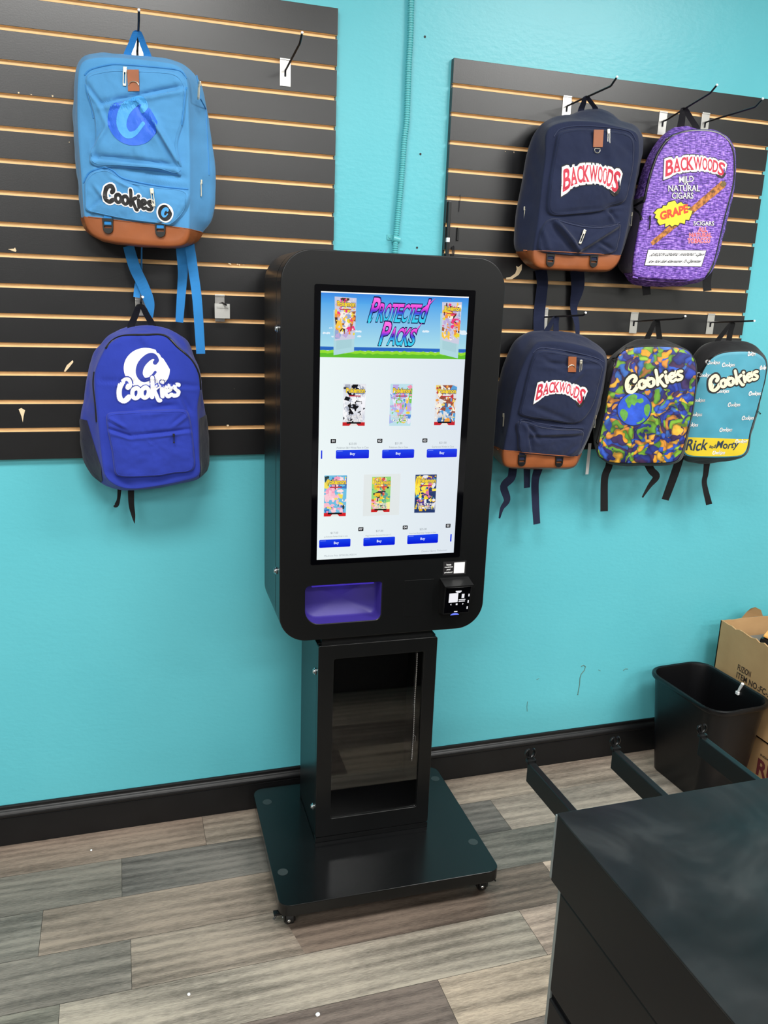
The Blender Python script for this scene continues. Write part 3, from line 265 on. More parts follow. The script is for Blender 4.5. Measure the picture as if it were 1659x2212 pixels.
# baseboard: flat board with an ogee cap, extruded along the wall
prof = [(0, 0), (-.016, 0), (-.016, .0905), (-.0175, .0915), (-.0175, .0925), (-.0150, .0935), (-.0150, .0948), (-.0178, .0968), (-.0190, .1000), (-.0190, .1035), (-.0178, .1075), (-.0155, .1112), (-.0125, .1140), (-.0095, .1160), (-.0072, .1185), (-.0065, .1220), (-.0068, .1265), (-.0055, .1300), (-.0030, .1307), (0, .1307)]
V = []; F = []; n = len(prof)
for x in (X0, X1): V += [(x, y-.0005, z) for y, z in prof]
F = [(i, (i+1) % n, n+(i+1) % n, n+i) for i in range(n)]+[tuple(range(n))[::-1], tuple(range(n, 2*n))]
bb = struct('', mesh('baseboard_back', V, F, M['base']))
# paint scuffs and nail holes of the wall
sc_ = MB()
for x, z in ((.258, 2.39), (.26, 2.082), (.262, 1.821)): sc_.cyl((x, .0, z), (0, -1, 0), .0032, .0012, 12)
sc_.build('nail_hole', M['blackp'], wall)
st = MB()
for P, r in (([(.975, .382), (.984, .386), (.993, .380), (.991, .366), (.978, .350), (.975, .335), (.976, .31), (.973, .272)], .0016), ([(.766, .265), (.765, .245), (.768, .225)], .001), ([(1.158, .346), (1.168, .352), (1.178, .350)], .0013), ([(.795, .349), (.805, .352)], .001), ([(.973, .27), (.973, .268)], .0025), ([(1.05, .36), (1.06, .355)], .0008)):
    st.tube([(x, -.0004, z) for x, z in P], r, 6)
st.build('paint_scuff', mat('dried_drip', C(88, 120, 112), .6), wall)
# floor: planks
rng = random.Random(5)
rows = {0: [(-.407, .813), C(132, 119, 108), C(150, 139, 127), C(150, 138, 126)], 1: [(-.66, .56), C(116, 112, 105), C(106, 103, 99), C(146, 137, 127)],
        2: [(-.868, .352), C(122, 119, 112), C(134, 123, 112), C(112, 110, 104)], 3: [(-.64, .583), C(122, 118, 111), C(128, 119, 109), C(170, 156, 143)],
        4: [(-.806, .412), C(122, 121, 112), C(152, 146, 135), C(166, 152, 140)], 5: [(-1.119, .101), C(126, 118, 110), C(112, 103, 97), C(172, 160, 144)]}
V = [(X0, Y0, -.0012), (X1, Y0, -.0012), (X1, 0, -.0012), (X0, 0, -.0012), (X0, Y0, -.05), (X1, Y0, -.05), (X1, 0, -.05), (X0, 0, -.05)]
F = [(0, 1, 2, 3), (4, 7, 6, 5), (0, 4, 5, 1), (3, 2, 6, 7), (0, 3, 7, 4), (1, 5, 6, 2)]; MI = [1]*6; CO = [(0, 0, 0, 1)]*6
k = 0; yt = .0035
while yt-.1715*k > Y0:
    ya, yb = min(yt-.1715*k, 0), max(yt-.1715*(k+1), Y0)
    if k in rows: (j0, j1), c0, c1, c2 = rows[k]
    else: j0 = rng.uniform(-1.2, 0); c0 = c1 = c2 = None
    x = j0-1.2195*4
    i = 0
    while x < X1:
        a, b = max(x, X0), min(x+1.2195, X1)
        if b > a:
            t = rng.choice([C(132, 121, 111), C(112, 107, 101), C(152, 143, 131), C(120, 112, 104), C(162, 150, 137)] if k < 14 else [C(70, 66, 62), C(60, 58, 56), C(80, 76, 70)])  # far rows out of view get darker tones to dim their reflection
            if c0: t = {3: c0, 4: c1, 5: c2}.get(i, t)
            g = .0006; n = len(V)
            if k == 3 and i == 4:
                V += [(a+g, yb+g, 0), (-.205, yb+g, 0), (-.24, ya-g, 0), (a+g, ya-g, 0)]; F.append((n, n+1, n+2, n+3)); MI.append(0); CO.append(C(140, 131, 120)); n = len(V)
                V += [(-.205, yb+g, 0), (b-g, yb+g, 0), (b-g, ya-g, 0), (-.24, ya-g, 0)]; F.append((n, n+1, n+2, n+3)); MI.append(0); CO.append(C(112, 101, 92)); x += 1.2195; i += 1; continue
            V += [(a+g, yb+g, 0), (b-g, yb+g, 0), (b-g, ya-g, 0), (a+g, ya-g, 0)]; F.append((n, n+1, n+2, n+3)); MI.append(0); CO.append(t)
        x += 1.2195; i += 1
    k += 1
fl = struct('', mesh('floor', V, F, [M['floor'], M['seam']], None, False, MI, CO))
# ---------------------------------------------------------------- slatwall
PITCH_ = .0762; GAP = .0112; FY = -.019
def slatwall(x0, x1, ztop, n, label, chips, marks=()):
    mb = MB(); yb = -.0005; yd = -.0088
    for k in range(n):
        zt = ztop-PITCH_*k; zb = ztop-PITCH_*(k+1)+(GAP if k < n-1 else .0)
        mb.box(x0, x1, FY, yd, zb, zt, .0006)
        if k < n-1:      # raw core lips showing inside the groove
            mb.box(x0+.0005, x1-.0005, FY+.0012, yd, zb-.0004, zb+.0004, 0, 1)
            mb.box(x0+.0005, x1-.0005, FY+.0012, yd, zb-GAP-.0004, zb-GAP+.0004, 0, 1)
            mb.box(x0+.0055, x1-.0055, yd-.0015, yd, zb-GAP, zb, 0, 1)
    mb.box(x0+.004, x1-.004, yd, yb, ztop-PITCH_*n, ztop, 0, 1)
    mb.box(x0, x0+.004, yd, yb, ztop-PITCH_*n, ztop, 0, 0); mb.box(x1-.004, x1, yd, yb, ztop-PITCH_*n, ztop, 0, 0)
    o = mb.build('slatwall', [M['slat'], M['mdf']]); tag(o, label, 'slatwall')
    for P in chips:
        mesh('chipped_patch', [(x, FY-.0005, z) for x, z in P], [tuple(range(len(P)))[::-1]], M['chip'], o)
    return o
ZT = 2.4245
CH = [[(-.867, 1.759), (-.852, 1.761), (-.85, 1.764), (-.847, 1.756), (-.849, 1.753), (-.856, 1.755)],
      [(-.749, 1.447), (-.741, 1.463), (-.725, 1.477), (-.7235, 1.472), (-.736, 1.456), (-.746, 1.445)],
      [(-.870, 1.344), (-.863, 1.347), (-.854, 1.341), (-.859, 1.324), (-.862, 1.308), (-.864, 1.324)],
      [(-.312, 1.295), (-.307, 1.296), (-.304, 1.292), (-.31, 1.29)], [(-.302, 1.75), (-.294, 1.749), (-.294, 1.746), (-.301, 1.748)],
      [(-.279, 1.748), (-.276, 1.750), (-.275, 1.7465)], [(-.273, 1.749), (-.268, 1.747), (-.27, 1.745), (-.273, 1.747)], [(-.262, 1.7475), (-.258, 1.748), (-.257, 1.746)], [(-.818, 2.136), (-.814, 2.136), (-.814, 2.133), (-.817, 2.132)], [(-.79, 2.1335), (-.785, 2.134), (-.785, 2.132)],
      [(-.739, 2.137), (-.735, 2.136), (-.735, 2.133), (-.738, 2.132)], [(-.705, 2.03), (-.702, 2.031), (-.703, 2.028)], [(-.29, 1.4), (-.2885, 1.401), (-.288, 1.4)]]
slatwall(-2.4384, 0, ZT, 16, 'large black slatwall with tan grooves on the left, behind the two blue backpacks', CH)
slatwall(.3424, 1.4697, ZT-.0832, 15, 'black slatwall with tan grooves right of the kiosk, behind the navy and printed backpacks',
         [[(.553, 1.740), (.553, 1.746), (.568, 1.749), (.583, 1.760), (.587, 1.772), (.584, 1.783), (.5915, 1.779), (.604, 1.789), (.604, 1.771), (.595, 1.756), (.573, 1.742)][:], [(.59, 1.738), (.592, 1.7385), (.591, 1.734)], [(.52, 2.1085), (.523, 2.109), (.522, 2.106)], [(.548, 2.109), (.551, 2.109), (.55, 2.105)]])
# ---------------------------------------------------------------- conduit on the wall
pts = catmull([(.2095, -.012, 3.145), (.2095, -.012, 2.62), (.2095, -.012, 2.473), (.211, -.012, 2.386), (.2095, -.012, 2.296), (.210, -.012, 2.174), (.205, -.012, 2.112), (.201, -.012, 2.017), (.195, -.012, 1.92), (.192, -.012, 1.871), (.189, -.012, 1.805), (.186, -.012, 1.6), (.184, -.012, 1.2), (.184, -.012, .7), (.184, -.012, .3)], 8)
L = [0]
for a, b in zip(pts, pts[1:]): L.append(L[-1]+(Vector(a)-Vector(b)).length)
def along(s):
    for i in range(len(L)-1):
        if L[i+1] >= s: t = (s-L[i])/(L[i+1]-L[i]+1e-9); return Vector(pts[i]).lerp(Vector(pts[i+1]), t)
    return Vector(pts[-1])
PP = []; RR = []; s = 0
while s < L[-1]:
    for ds, r in ((0, .0072), (.0018, .0088), (.0038, .0088), (.0052, .0072)): PP.append(along(s+ds)); RR.append(r)
    s += .0062
cn = empty('wall_conduit', (0, 0, 0), 0, 'ribbed flexible conduit painted teal, running down the wall between the slatwall panels', 'conduit')
M['conduit'] = mat('teal_painted_conduit', C(88, 180, 186), .35)
MB().tube(PP, RR, 12).build('hose', M['conduit'], cn)
cl = MB().tube([(.181, -.012, 1.842), (.2015, -.012, 1.838)], .0105, 14, caps=True); cl.box(.166, .184, -.003, -.0005, 1.838, 1.853, .001); cl.cyl((.174, -.003, 1.846), (0, -1, 0), .0035, .002, 10)
cl.build('clamp', M['conduit'], cn)
# ---------------------------------------------------------------- slatwall hooks
def hook(x, z, ytip, ztip, label, up=.03, r=.0028, tiltx=0, plate_=True):
    t = empty('slatwall_hook', (x, -.019, z), 0, label, 'hook', 'metal hooks on the slatwall')
    p = MB().box(-.0145, .0145, -.0022, -.0006, -.040, .026, .0006); p.box(-.0145, .0145, -.004, .003, .024, .0285, .0008); p.box(-.0145, .0145, -.0025, -.001, -.001, .004, .0005)
    p.build('mounting_plate', M['zinc'], t)
    yt = ytip+.019; zt = ztip-z
    P = [(0, -.0028, -.016), (0, -.0028, -.004), (0, -.006, 0)]
    if up: P += [(0, -.02, .0004), (0, yt+up, zt-up*.55), (0, yt+up*.8, zt-up*.5), (0, yt, zt)]
    else: P += [(0, -.02, .0005), (0, yt, zt)]
    MB().tube(P, r, 10).build('rod', M['rod'], t, True)
    MB().cyl((0, yt+.0005, zt), (0, -1, .5 if up else 0), r*1.15, .003, 10).build('tip', M['white'], t)
    return t
hook(-.527, 2.262, -.215, 2.300, 'hook holding up the light blue backpack by its top loop')
hook(-.144, 2.257, -.236, 2.292, 'empty hook at the upper right of the left slatwall, bright plate')
hook(-.541, 1.640, -.20, 1.652, 'hook holding up the royal blue backpack, below the dangling light blue straps', up=0)
hook(.713, 2.250, -.286, 2.2725, 'long hook through the loop of the upper navy backpack')
hook(1.053, 2.239, -.263, 2.292, 'long hook through the loop of the purple backpack')
hook(1.21, 2.250, -.271, 2.270, 'empty long hook at the top right, right of the purple backpack')
hook(.693, 1.631, -.272, 1.650, 'hook through the loop of the lower navy backpack', up=.012)
hook(1.027, 1.627, -.283, 1.650, 'hook through the loop of the backpack with the globe print', up=.012)
hook(1.33, 1.631, -.228, 1.643, 'straight hook above the teal and yellow printed backpack', up=0)
# label holder hook
t = empty('label_hook', (-.327, -.019, 1.640), 0, 'short hook with a clear plastic tag, alone between the blue backpacks and the kiosk', 'hook')
MB().box(-.0135, .0135, -.0022, -.0006, -.050, .021, .0006).box(-.014, .014, -.005, .003, .018, .024, .001).build('mounting_plate', M['zinc'], t)
m, n_, l_, b_ = nt('clear_tag_plastic'); b_.inputs['Base Color'].default_value = C(225, 225, 220); b_.inputs['Roughness'].default_value = .15; b_.inputs['Alpha'].default_value = .62; M['clear'] = m
MB().box(-.018, .024, -.034, -.032, -.040, .0, .0006).box(-.012, .020, -.036, -.034, -.012, -.006, .0004).build('clear_tag', M['clear'], t)
MB().tube([(0, -.003, 0), (.004, -.03, .002), (.012, -.05, -.003)], .0026, 8).build('rod', M['rod'], t)
# thin sticks at the left edge of the right panel
t = empty('hanging_stick', (.350, -.024, 1.80), 0, 'long thin black stick with a white band on the left edge of the right slatwall', 'stick')
MB().box(-.0045, .0045, -.005, .004, -.06, .155, .0015).build('shaft', M['plastic'], t); MB().box(-.0049, .0049, -.0054, .004, .040, .053, .001).build('white_band', M['white'], t)
tag(MB().box(.3795, .3855, -.0245, -.0195, 1.846, 1.884, .0015).build('shelf_clip', M['plastic']), 'short flat black clip on the right slatwall just right of the white-banded stick', 'clip')
tag(MB().tube([(.3835, -.022, 1.976), (.3825, -.022, 1.928)], .0009, 6).build('wire_pin', M['rod']), 'thin dark wire hanging on the right slatwall above the short black clip', 'wire')
tag(MB().tube([(.367, -.024, 1.79), (.367, -.024, 1.826), (.3695, -.024, 1.830), (.372, -.024, 1.826), (.372, -.024, 1.79)], .0018, 8).build('wire_loop', M['rod']), 'narrow black wire loop between the white-banded stick and the short clip, just above the kiosk', 'wire')
tag(MB().box(.901, .9125, -.0215, -.0195, 1.112, 1.22, .0009).build('plastic_strip', M['white']), 'narrow white plastic strip hanging below the right slatwall beside the globe backpack', 'strip')


# ---------------------------------------------------------------- kiosk
K = empty('vending_kiosk', (.0657, -.3399, 0), -.0225, 'tall black touchscreen vending kiosk on a wheeled base, screen lit with card packs', 'kiosk')
def planbox(name, outline, z0, z1, mat_, parent, bev=.002):
    n = len(outline); cx = sum(p[0] for p in outline)/n; cy = sum(p[1] for p in outline)/n
    def ring(ins, z): return [(cx+(x-cx)*(1-ins/abs(max(.05, hypot(x-cx, y-cy)))), cy+(y-cy)*(1-ins/abs(max(.05, hypot(x-cx, y-cy)))), z) for x, y in outline]
    R = [ring(bev, z0), ring(0, z0+bev), ring(0, z1-bev), ring(bev*.3, z1-bev*.3), ring(bev, z1)]
    V = [v for r in R for v in r]; F = [tuple(range(n))[::-1], tuple((len(R)-1)*n+i for i in range(n))]
    for j in range(len(R)-1):
        for i in range(n): F.append((j*n+i, j*n+(i+1) % n, (j+1)*n+(i+1) % n, (j+1)*n+i))
    return mesh(name, V, F, mat_, parent)
bw, bd = .6356/2, .5587/2
planbox('base_plate', rrect(-bw, bw, -bd, bd, .032), .0620, .0975, M['kbase'], K)
for x, y in ((-.297, -.142), (.297, -.142), (-.29, .20), (.30, .205)):
    MB().cyl((x*.97, y, .0973), (0, 0, 1), .0145, .0006, 28).build('cover_cap', mat('dull_cap', C(44, 48, 48), .4) if 'cap' not in M else M['cap'], K)
for x in (-.284, .284):
    for y in (-.225, .225):
        c_ = MB(); c_.box(x-.013, x+.013, y-.013, y+.013, .036, .0655, .003); c_.box(x-.0165, x-.0125, y-.014, y+.014, .012, .045, .002); c_.box(x+.0125, x+.0165, y-.014, y+.014, .012, .045, .002)
        sgn = 1 if x > 0 else -1
        if y < 0: c_.box(x+sgn*.017, x+sgn*.042, y-.008, y+.008, .034, .038, .001); c_.tube([(x+sgn*.030, y, .037), (x+sgn*.044, y-.006, .022)], .0025, 8)
        f = c_.build('caster', M['plastic'], K)
        MB().cyl((x-.0115, y, .021), (1, 0, 0), .021, .023, 28, bev=.003).build('wheel', M['rubber'], f, True)
        MB().cyl((x-.004, y-.0205, .022), (0, -1, 0), .0045, .003, 12, bev=.001).cyl((x-.0175, y, .021), (-1, 0, 0), .0045, .002, 12).build('axle_cap', M['chrome'], f)
# column: hollow cabinet with a framed glass door
cx0, cx1, cy0, cy1, cz0, cz1 = -.1739, .1783, -.0173, .2085, .0975, .752
c_ = MB(); c_.box(cx0, cx0+.003, cy0+.0, cy1, cz0, .7265, .0008); c_.box(cx1-.003, cx1, cy0, cy1, cz0, .7265, .0008); c_.box(cx0, cx1, cy1-.003, cy1, cz0, .7265, .0008)
c_.box(cx0, cx1, cy0, cy1, .7235, .7265, .0008); c_.box(cx0+.012, cx1-.012, -.022, cy1-.01, .7265, .753); c_.box(cx0, cx1, -.0375, cy1, cz0, .1125, .002)
c_.build('column', M['kside'], K)
c_ = MB(); c_.box(cx0+.004, cx0+.006, cy0, cy1-.006, .115, .7225); c_.box(cx1-.006, cx1-.004, cy0, cy1-.006, .115, .7225); c_.box(cx0+.004, cx1-.004, cy1-.006, cy1-.004, .115, .7225); c_.box(cx0+.004, cx1-.004, cy0, cy1-.006, .115, .150)
c_.build('column_interior', M['inner'], K)
dr = plate('column_door', rrect(cx0, cx1, .1145, .7265, .006), [rrect(-.129, .139, .172, .684, .006)[::-1]], .020, M['kiosk'], K, -.0373, .0015)
m, n_, l_, b_ = nt('smoked_glass'); b_.inputs['Base Color'].default_value = (.55, .56, .57, 1); b_.inputs['Transmission Weight'].default_value = 1; b_.inputs['Roughness'].default_value = .015; b_.inputs['IOR'].default_value = 1.52; M['glass'] = m
MB().box(-.1295, .1395, -.031, -.027, .1715, .6845).build('glass_pane', M['glass'], dr)
ch = MB(); z = .678
for i in range(56):
    zz = .678-i*.0062; x = .1185+.0008*sin(i*.2); bm = bmesh.new(); bmesh.ops.create_icosphere(bm, subdivisions=1, radius=.0021, matrix=Matrix.Translation((x, -.0345, zz))); ch.bm(bm)
ch.tube([(.1185, -.0345, .680), (.1185, -.0345, .33)], .0008, 6); ch.tube([(.1185, -.0345, .6835), (.1185, -.031, .6845)], .001, 6); ch.tube([(.119, -.0345, .418), (.126, -.0345, .410), (.1265, -.0345, .396), (.1225, -.0345, .392)], .0005, 6)
ch.build('bead_chain', M['chrome'], K)
def lock(x, y, z):
    a = MB().cyl((x, y, z), (-1, 0, 0), .0105, .003, 24, bev=.001).cyl((x-.003, y, z), (-1, 0, 0), .0078, .004, 20, bev=.0015); a.box(x-.0078, x-.0068, y-.0012, y+.0012, z-.004, z+.004)
    a.build('lock', M['chrome'], K, True)
lock(-.286, -.004, 1.587); lock(-.286, .001, .943); lock(-.1739, -.000, .635); lock(-.1739, .000, .197)
# head cabinet
ax0, ax1, az0, az1 = -.2859, .3079, .7521, 1.7808
slot = []
def arc(cx, cz, r, a0, a1, n=8): return [(cx+r*cos(radians(a0+(a1-a0)*k/n)), cz+r*sin(radians(a0+(a1-a0)*k/n))) for k in range(n+1)]
sx0, sx1, sz0, sz1 = -.2155, -.0005, .7985, .9105
slot = arc(sx1-.006, sz1-.006, .006, 0, 90)+arc(sx0+.014, sz1-.014, .014, 90, 180)+arc(sx0+.042, sz0+.042, .042, 180, 270)+arc(sx1-.018, sz0+.018, .018, 270, 360)
plate('front_bezel', rrect(ax0, ax1, az0, az1, .078, 14), [slot[::-1]], .066, M['kiosk'], K, -.0495, .0025)
def ext(name, outline, y0, y1, mat_, bev=.002):
    o = plate(name, outline, [], y1-y0, mat_, K, y0, bev); return o
ext('gap_gasket', rrect(ax0+.004, ax1-.004, az0+.004, az1-.004, .074, 14), .0160, .0200, M['inner'], 0)
ext('cabinet_body', rrect(ax0, ax1, az0, az1, .078, 14), .0200, .2280, M['kside'])
# dispensing slot recess
n = len(slot); rec = []
cxs, czs = (sx0+sx1)/2, (sz0+sz1)/2
def sl(k, y): return [(cxs+(x-cxs)*k, y, czs+(z-czs)*k) for x, z in slot]
R = [sl(1.0, -.0478), sl(.985, -.044), sl(.985, -.010), sl(.93, .004)]
V = [v for r in R for v in r]+[(cxs, .006, czs)]; F = []
for j in range(3):
    for i in range(n): F.append((j*n+i, (j+1)*n+i, (j+1)*n+(i+1) % n, j*n+(i+1) % n))
F += [(3*n+i, 4*n, 3*n+(i+1) % n) for i in range(n)]
mesh('dispensing_slot', V, F, mat('violet_plastic', C(50, 38, 122), .5), K, True)
MB().box(sx0+.02, sx1-.02, -.040, -.030, sz1-.0075, sz1-.004, .001).build('led_strip', emis('violet_led', C(80, 55, 230), .5), K)
ld = bpy.data.lights.new('slot_light', 'POINT'); ld.energy = .024; ld.color = (.28, .16, 1); ld.shadow_soft_size = .012
lo = bpy.data.objects.new('slot_light', ld); COL.objects.link(lo); lo.parent = K; lo.location = (cxs, -.030, sz1-.020)
ext('blank_panel', rrect(.0655, .1525, .8005, .9095, .002), -.0501, -.0455, M['kiosk'], .0004)
# screen
g = plate('screen_glass', rrect(-.2027, .2257, .9701, 1.6992, .005), [], .003, M['gloss'], K, -.0508, .0004)
# ---- display image: every coloured patch of the picture on the screen, one mesh of emitting faces
DV = []; DF = []; DC = []; lay = [0]
def emit(P, F, col):
    lay[0] += 1; y = -.05115-lay[0]*.0000022; n = len(DV)
    DV.extend((p[0], y, p[1]) for p in P); DF.extend(tuple(i+n for i in f) for f in F); DC.extend([col]*len(F) if not callable(col) else [[col(P[i]) for i in f] for f in F])
def quad(P, col): emit(P, [tuple(range(len(P)))], col)
def rect(x0, x1, z0, z1, col, r=0): quad([(x0, z0), (x1, z0), (x1, z1), (x0, z1)] if not r else rrect(x0, x1, z0, z1, r, 4), col)
def aff(a, b, c): return lambda s, t: (a[0]+(b[0]-a[0])*s+(c[0]-a[0])*t, a[1]+(b[1]-a[1])*s+(c[1]-a[1])*t)
def etext(s, a, b, c, col, off=0.0, shear=0.0):
    P, F = text_st(s, off); f = aff(a, b, c); emit([f(x, y) for x, y in P], F, col)
def ctext(s, cen, h, col, off=0.0, wk=1.0):
    V0, _ = text2d(s); wd = (max(v[0] for v in V0)-min(v[0] for v in V0))/(max(v[1] for v in V0)-min(v[1] for v in V0))*h*wk
    etext(s, (cen[0]-wd/2, cen[1]-h/2), (cen[0]+wd/2, cen[1]-h/2), (cen[0]-wd/2, cen[1]+h/2), col, off)
SX0, SX1, SZ0, SZ1 = .0101-.1962, .0101+.1962, .9847, .9847+.6975
WH = C(232, 242, 247)
emit([(SX0, SZ0), (SX1, SZ0), (SX1, SZ1), (SX0, SZ1)], [(0, 1, 2, 3)], lambda p: C(236, 246, 246) if p[0] < 0 else C(222, 231, 240))
bz = (SCR['banner'][0][1]+SCR['banner'][1][1])/2; gz = SCR['grass'][0][1]; sz = SCR['sea'][0][1]
emit([(SX0, sz), (SX1, sz), (SX1, 1.66), (SX0, 1.66)], [(0, 1, 2, 3)], lambda p: C(170, 222, 236) if p[1] < 1.6 else C(84, 168, 235))
emit([(SX0, 1.655), (SX1, 1.655), (SX1, SZ1-.003), (SX0, SZ1-.003)], [(0, 1, 2, 3)], lambda p: C(84, 168, 235) if p[1] < 1.66 else C(58, 136, 226))
rng = random.Random(3)
for cx, cz, k in ((-.172, sz+.032, .8), (-.150, sz+.024, .6), (-.125, sz+.040, 1), (-.088, sz+.038, .7), (-.085, sz+.026, .7), (.093, sz+.042, .9), (.192, sz+.040, 1.6), (.165, sz+.024, .8), (-.16, sz+.045, .4)):
    for j in range(6):
        r = .0045*k*rng.uniform(.5, 1); x = min(max(cx+rng.uniform(-.009, .009)*k, SX0+r), SX1-r); quad([(x+r*1.3*cos(a*pi/6)-0, cz+rng.uniform(-.001, .002)+max(-.35, sin(a*pi/6))*r) for a in range(12)], C(226, 240, 250))
rect(SX0, SX1, gz, sz, C(44, 108, 196)); rect(SX0, SX1, gz+.004, sz-.004, C(38, 96, 184))
edge = [(SX0+(SX1-SX0)*i/60, gz+.0012*sin(i*1.7)+.0006*sin(i*4.1)) for i in range(61)]
emit([(SX0, bz), (SX1, bz)]+edge[::-1], [tuple(range(63))], C(96, 190, 44))
emit([(e[0], e[1]-.007) for e in edge]+edge[::-1], [(i, i+1, 120-i, 121-i) for i in range(60)], C(150, 222, 50))
rect(SX0, SX1, SZ1-.003, SZ1, C(250, 252, 252))
def artpack(Q, pal, title, seed, bottom=C(200, 40, 40), head=True, tcol=C(250, 250, 250)):
    TL, TR, BR, BL = Q; rg = random.Random(seed)
    def f(s, t):   # t 0 bottom..1 top
        a = (BL[0]+(BR[0]-BL[0])*s, BL[1]+(BR[1]-BL[1])*s); b = (TL[0]+(TR[0]-TL[0])*s, TL[1]+(TR[1]-TL[1])*s)
        return (a[0]+(b[0]-a[0])*t, a[1]+(b[1]-a[1])*t)
    quad([f(0, 0), f(1, 0), f(1, 1), f(0, 1)], pal[0])
    for j in range(95):
        s, t = rg.uniform(.04, .96), rg.uniform(.1, .96); r = rg.uniform(.06, .15)*(1.9 if j < 18 else 1 if j < 50 else .5); a0 = rg.uniform(0, 6); nn = rg.choice([3, 4, 5, 7]); el = rg.uniform(.5, 1.6)
        quad([f(min(1, max(0, s+r*cos(a0+k*2*pi/nn)*el)), min(.985, max(.04, t+.5*r*sin(a0+k*2*pi/nn)/el*1.2))) for k in range(nn)], rg.choice(pal))
    if bottom: quad([f(0, 0), f(1, 0), f(1, .085), f(0, .085)], bottom); quad([f(.18, .05), f(.82, .05), f(.82, .09), f(.18, .09)], C(20, 20, 22)); quad([f(.3, .0), f(.7, .0), f(.62, .05), f(.38, .05)], C(235, 230, 225))
    if head:
        etext('Pokémon', f(.13, .79), f(.95, .79), f(.13, .90), C(24, 50, 120), .10); etext('Pokémon', f(.13, .79), f(.95, .79), f(.13, .90), C(250, 216, 40), .04)
    if title:
        for i, tl in enumerate(title): etext(tl, f(.15, .19-.09*i), f(.85, .19-.09*i), f(.15, .255-.09*i), C(40, 20, 40), .04); etext(tl, f(.15, .19-.09*i), f(.85, .19-.09*i), f(.15, .255-.09*i), tcol, .012)
    quad([f(.25, .70), f(.78, .70), f(.78, .725), f(.25, .725)], C(190, 40, 60))
c8 = C
for Qb, Q, sd in ((SCR['b1'], SCR['sp1'], 11), (SCR['b2'], SCR['sp2'], 12)):
    quad(Qb, C(176, 216, 224)); quad([((a[0]*3+sum(q[0] for q in Qb)/4)/4, (a[1]*3+sum(q[1] for q in Qb)/4)/4) for a in Qb], C(168, 208, 216))
    artpack(Q, [c8(205, 205, 225), c8(250, 200, 70), c8(240, 60, 130), c8(250, 240, 230), c8(160, 90, 60), c8(245, 150, 60), c8(190, 170, 215), c8(80, 50, 40), c8(235, 215, 60), c8(150, 170, 210)], None, sd, None)
PALS = [[c8(225, 228, 235), c8(250, 250, 252), c8(20, 20, 24), c8(170, 175, 190), c8(235, 235, 240), c8(60, 60, 66), c8(210, 214, 226), c8(245, 245, 250)],
        [c8(190, 225, 235), c8(170, 180, 235), c8(245, 210, 70), c8(120, 200, 90), c8(240, 150, 180), c8(90, 140, 215), c8(230, 230, 250), c8(190, 170, 225)],
        [c8(225, 225, 228), c8(200, 60, 60), c8(90, 160, 215), c8(240, 160, 70), c8(250, 240, 220), c8(150, 80, 60), c8(60, 110, 170), c8(235, 210, 110)],
        [c8(110, 190, 225), c8(250, 190, 205), c8(245, 160, 190), c8(245, 225, 90), c8(255, 225, 225), c8(60, 120, 190), c8(250, 205, 215), c8(40, 60, 60)],
        [c8(150, 215, 120), c8(250, 215, 60), c8(245, 190, 50), c8(250, 240, 160), c8(220, 90, 70), c8(90, 170, 150), c8(60, 60, 60), c8(250, 170, 190)],
        [c8(40, 60, 110), c8(250, 215, 40), c8(250, 230, 80), c8(245, 190, 40), c8(90, 60, 140), c8(220, 120, 160), c8(60, 150, 200), c8(235, 235, 240)]]
wq = SCR['white']; rect(wq[0][0], wq[1][0], wq[1][1], wq[0][1], C(226, 232, 232))
for i, (ti, bt) in enumerate(((['WHITE', 'FLARE'], C(200, 35, 40)), (['Pokémon', 'GO'], None), (['Scarlet & Violet'], C(200, 35, 45)), (None, C(215, 35, 40)), (['ASCENDED', 'HEROES'], C(205, 40, 40)), (['SILVER', 'TEMPEST'], None))):
    artpack(SCR['it'][i], PALS[i], ti, 20+i, bt)
for i, (a, b) in enumerate(SCR['buy']):
    x0, x1, z0, z1 = a[0], b[0], b[1], a[1]
    emit(rrect(x0, x1, z0, z1, .003 if i < 6 else .0008, 4), [tuple(range(20))], lambda p: C(24, 66, 236) if p[1] > (z0+z1)/2 else C(6, 22, 214))
    if i < 6: ctext('Buy', ((x0+x1)/2 + (.004 if i == 3 else 0), (z0+z1)/2), .0085, C(226, 236, 255), .025); rect(x0+.003, x0+.018, z1-.0036, z1-.0026, C(150, 170, 255))
for (x, z), s in zip(SCR['num'], ('01', '02', '03', '07', '04', '05')):
    rect(x-.0075, x+.0065, z-.0055, z+.0055, C(14, 14, 16), .0012); ctext(s, (x-.0005, z), .0062, C(240, 242, 245), .02)
for p, s in zip(SCR['price'], ('$23.00', '$21.00', '$21.00', '$17.00', '$27.00', '$25.00')): ctext(s, p, .0062, C(138, 146, 152))
for p, s in zip(SCR['desc'], ('Pokémon S&V White Flare in Case', 'Pokémon Go in Case', 'Scarlet and Violet in Case', 'ga Evolution Perfect Order in case', 'Mega Evolution Ascended Heroes in C...', 'Sword and Shield Silver Tempest in Open')):
    ctext(s, p, .0052, C(150, 158, 165), 0, .82)
ctext('Machine No: BM4036240014', SCR['foot'][0], .0056, C(176, 184, 190), 0, .95); ctext('Device Name: Pokemon', SCR['foot'][1], .0056, C(170, 176, 184), 0, .95)
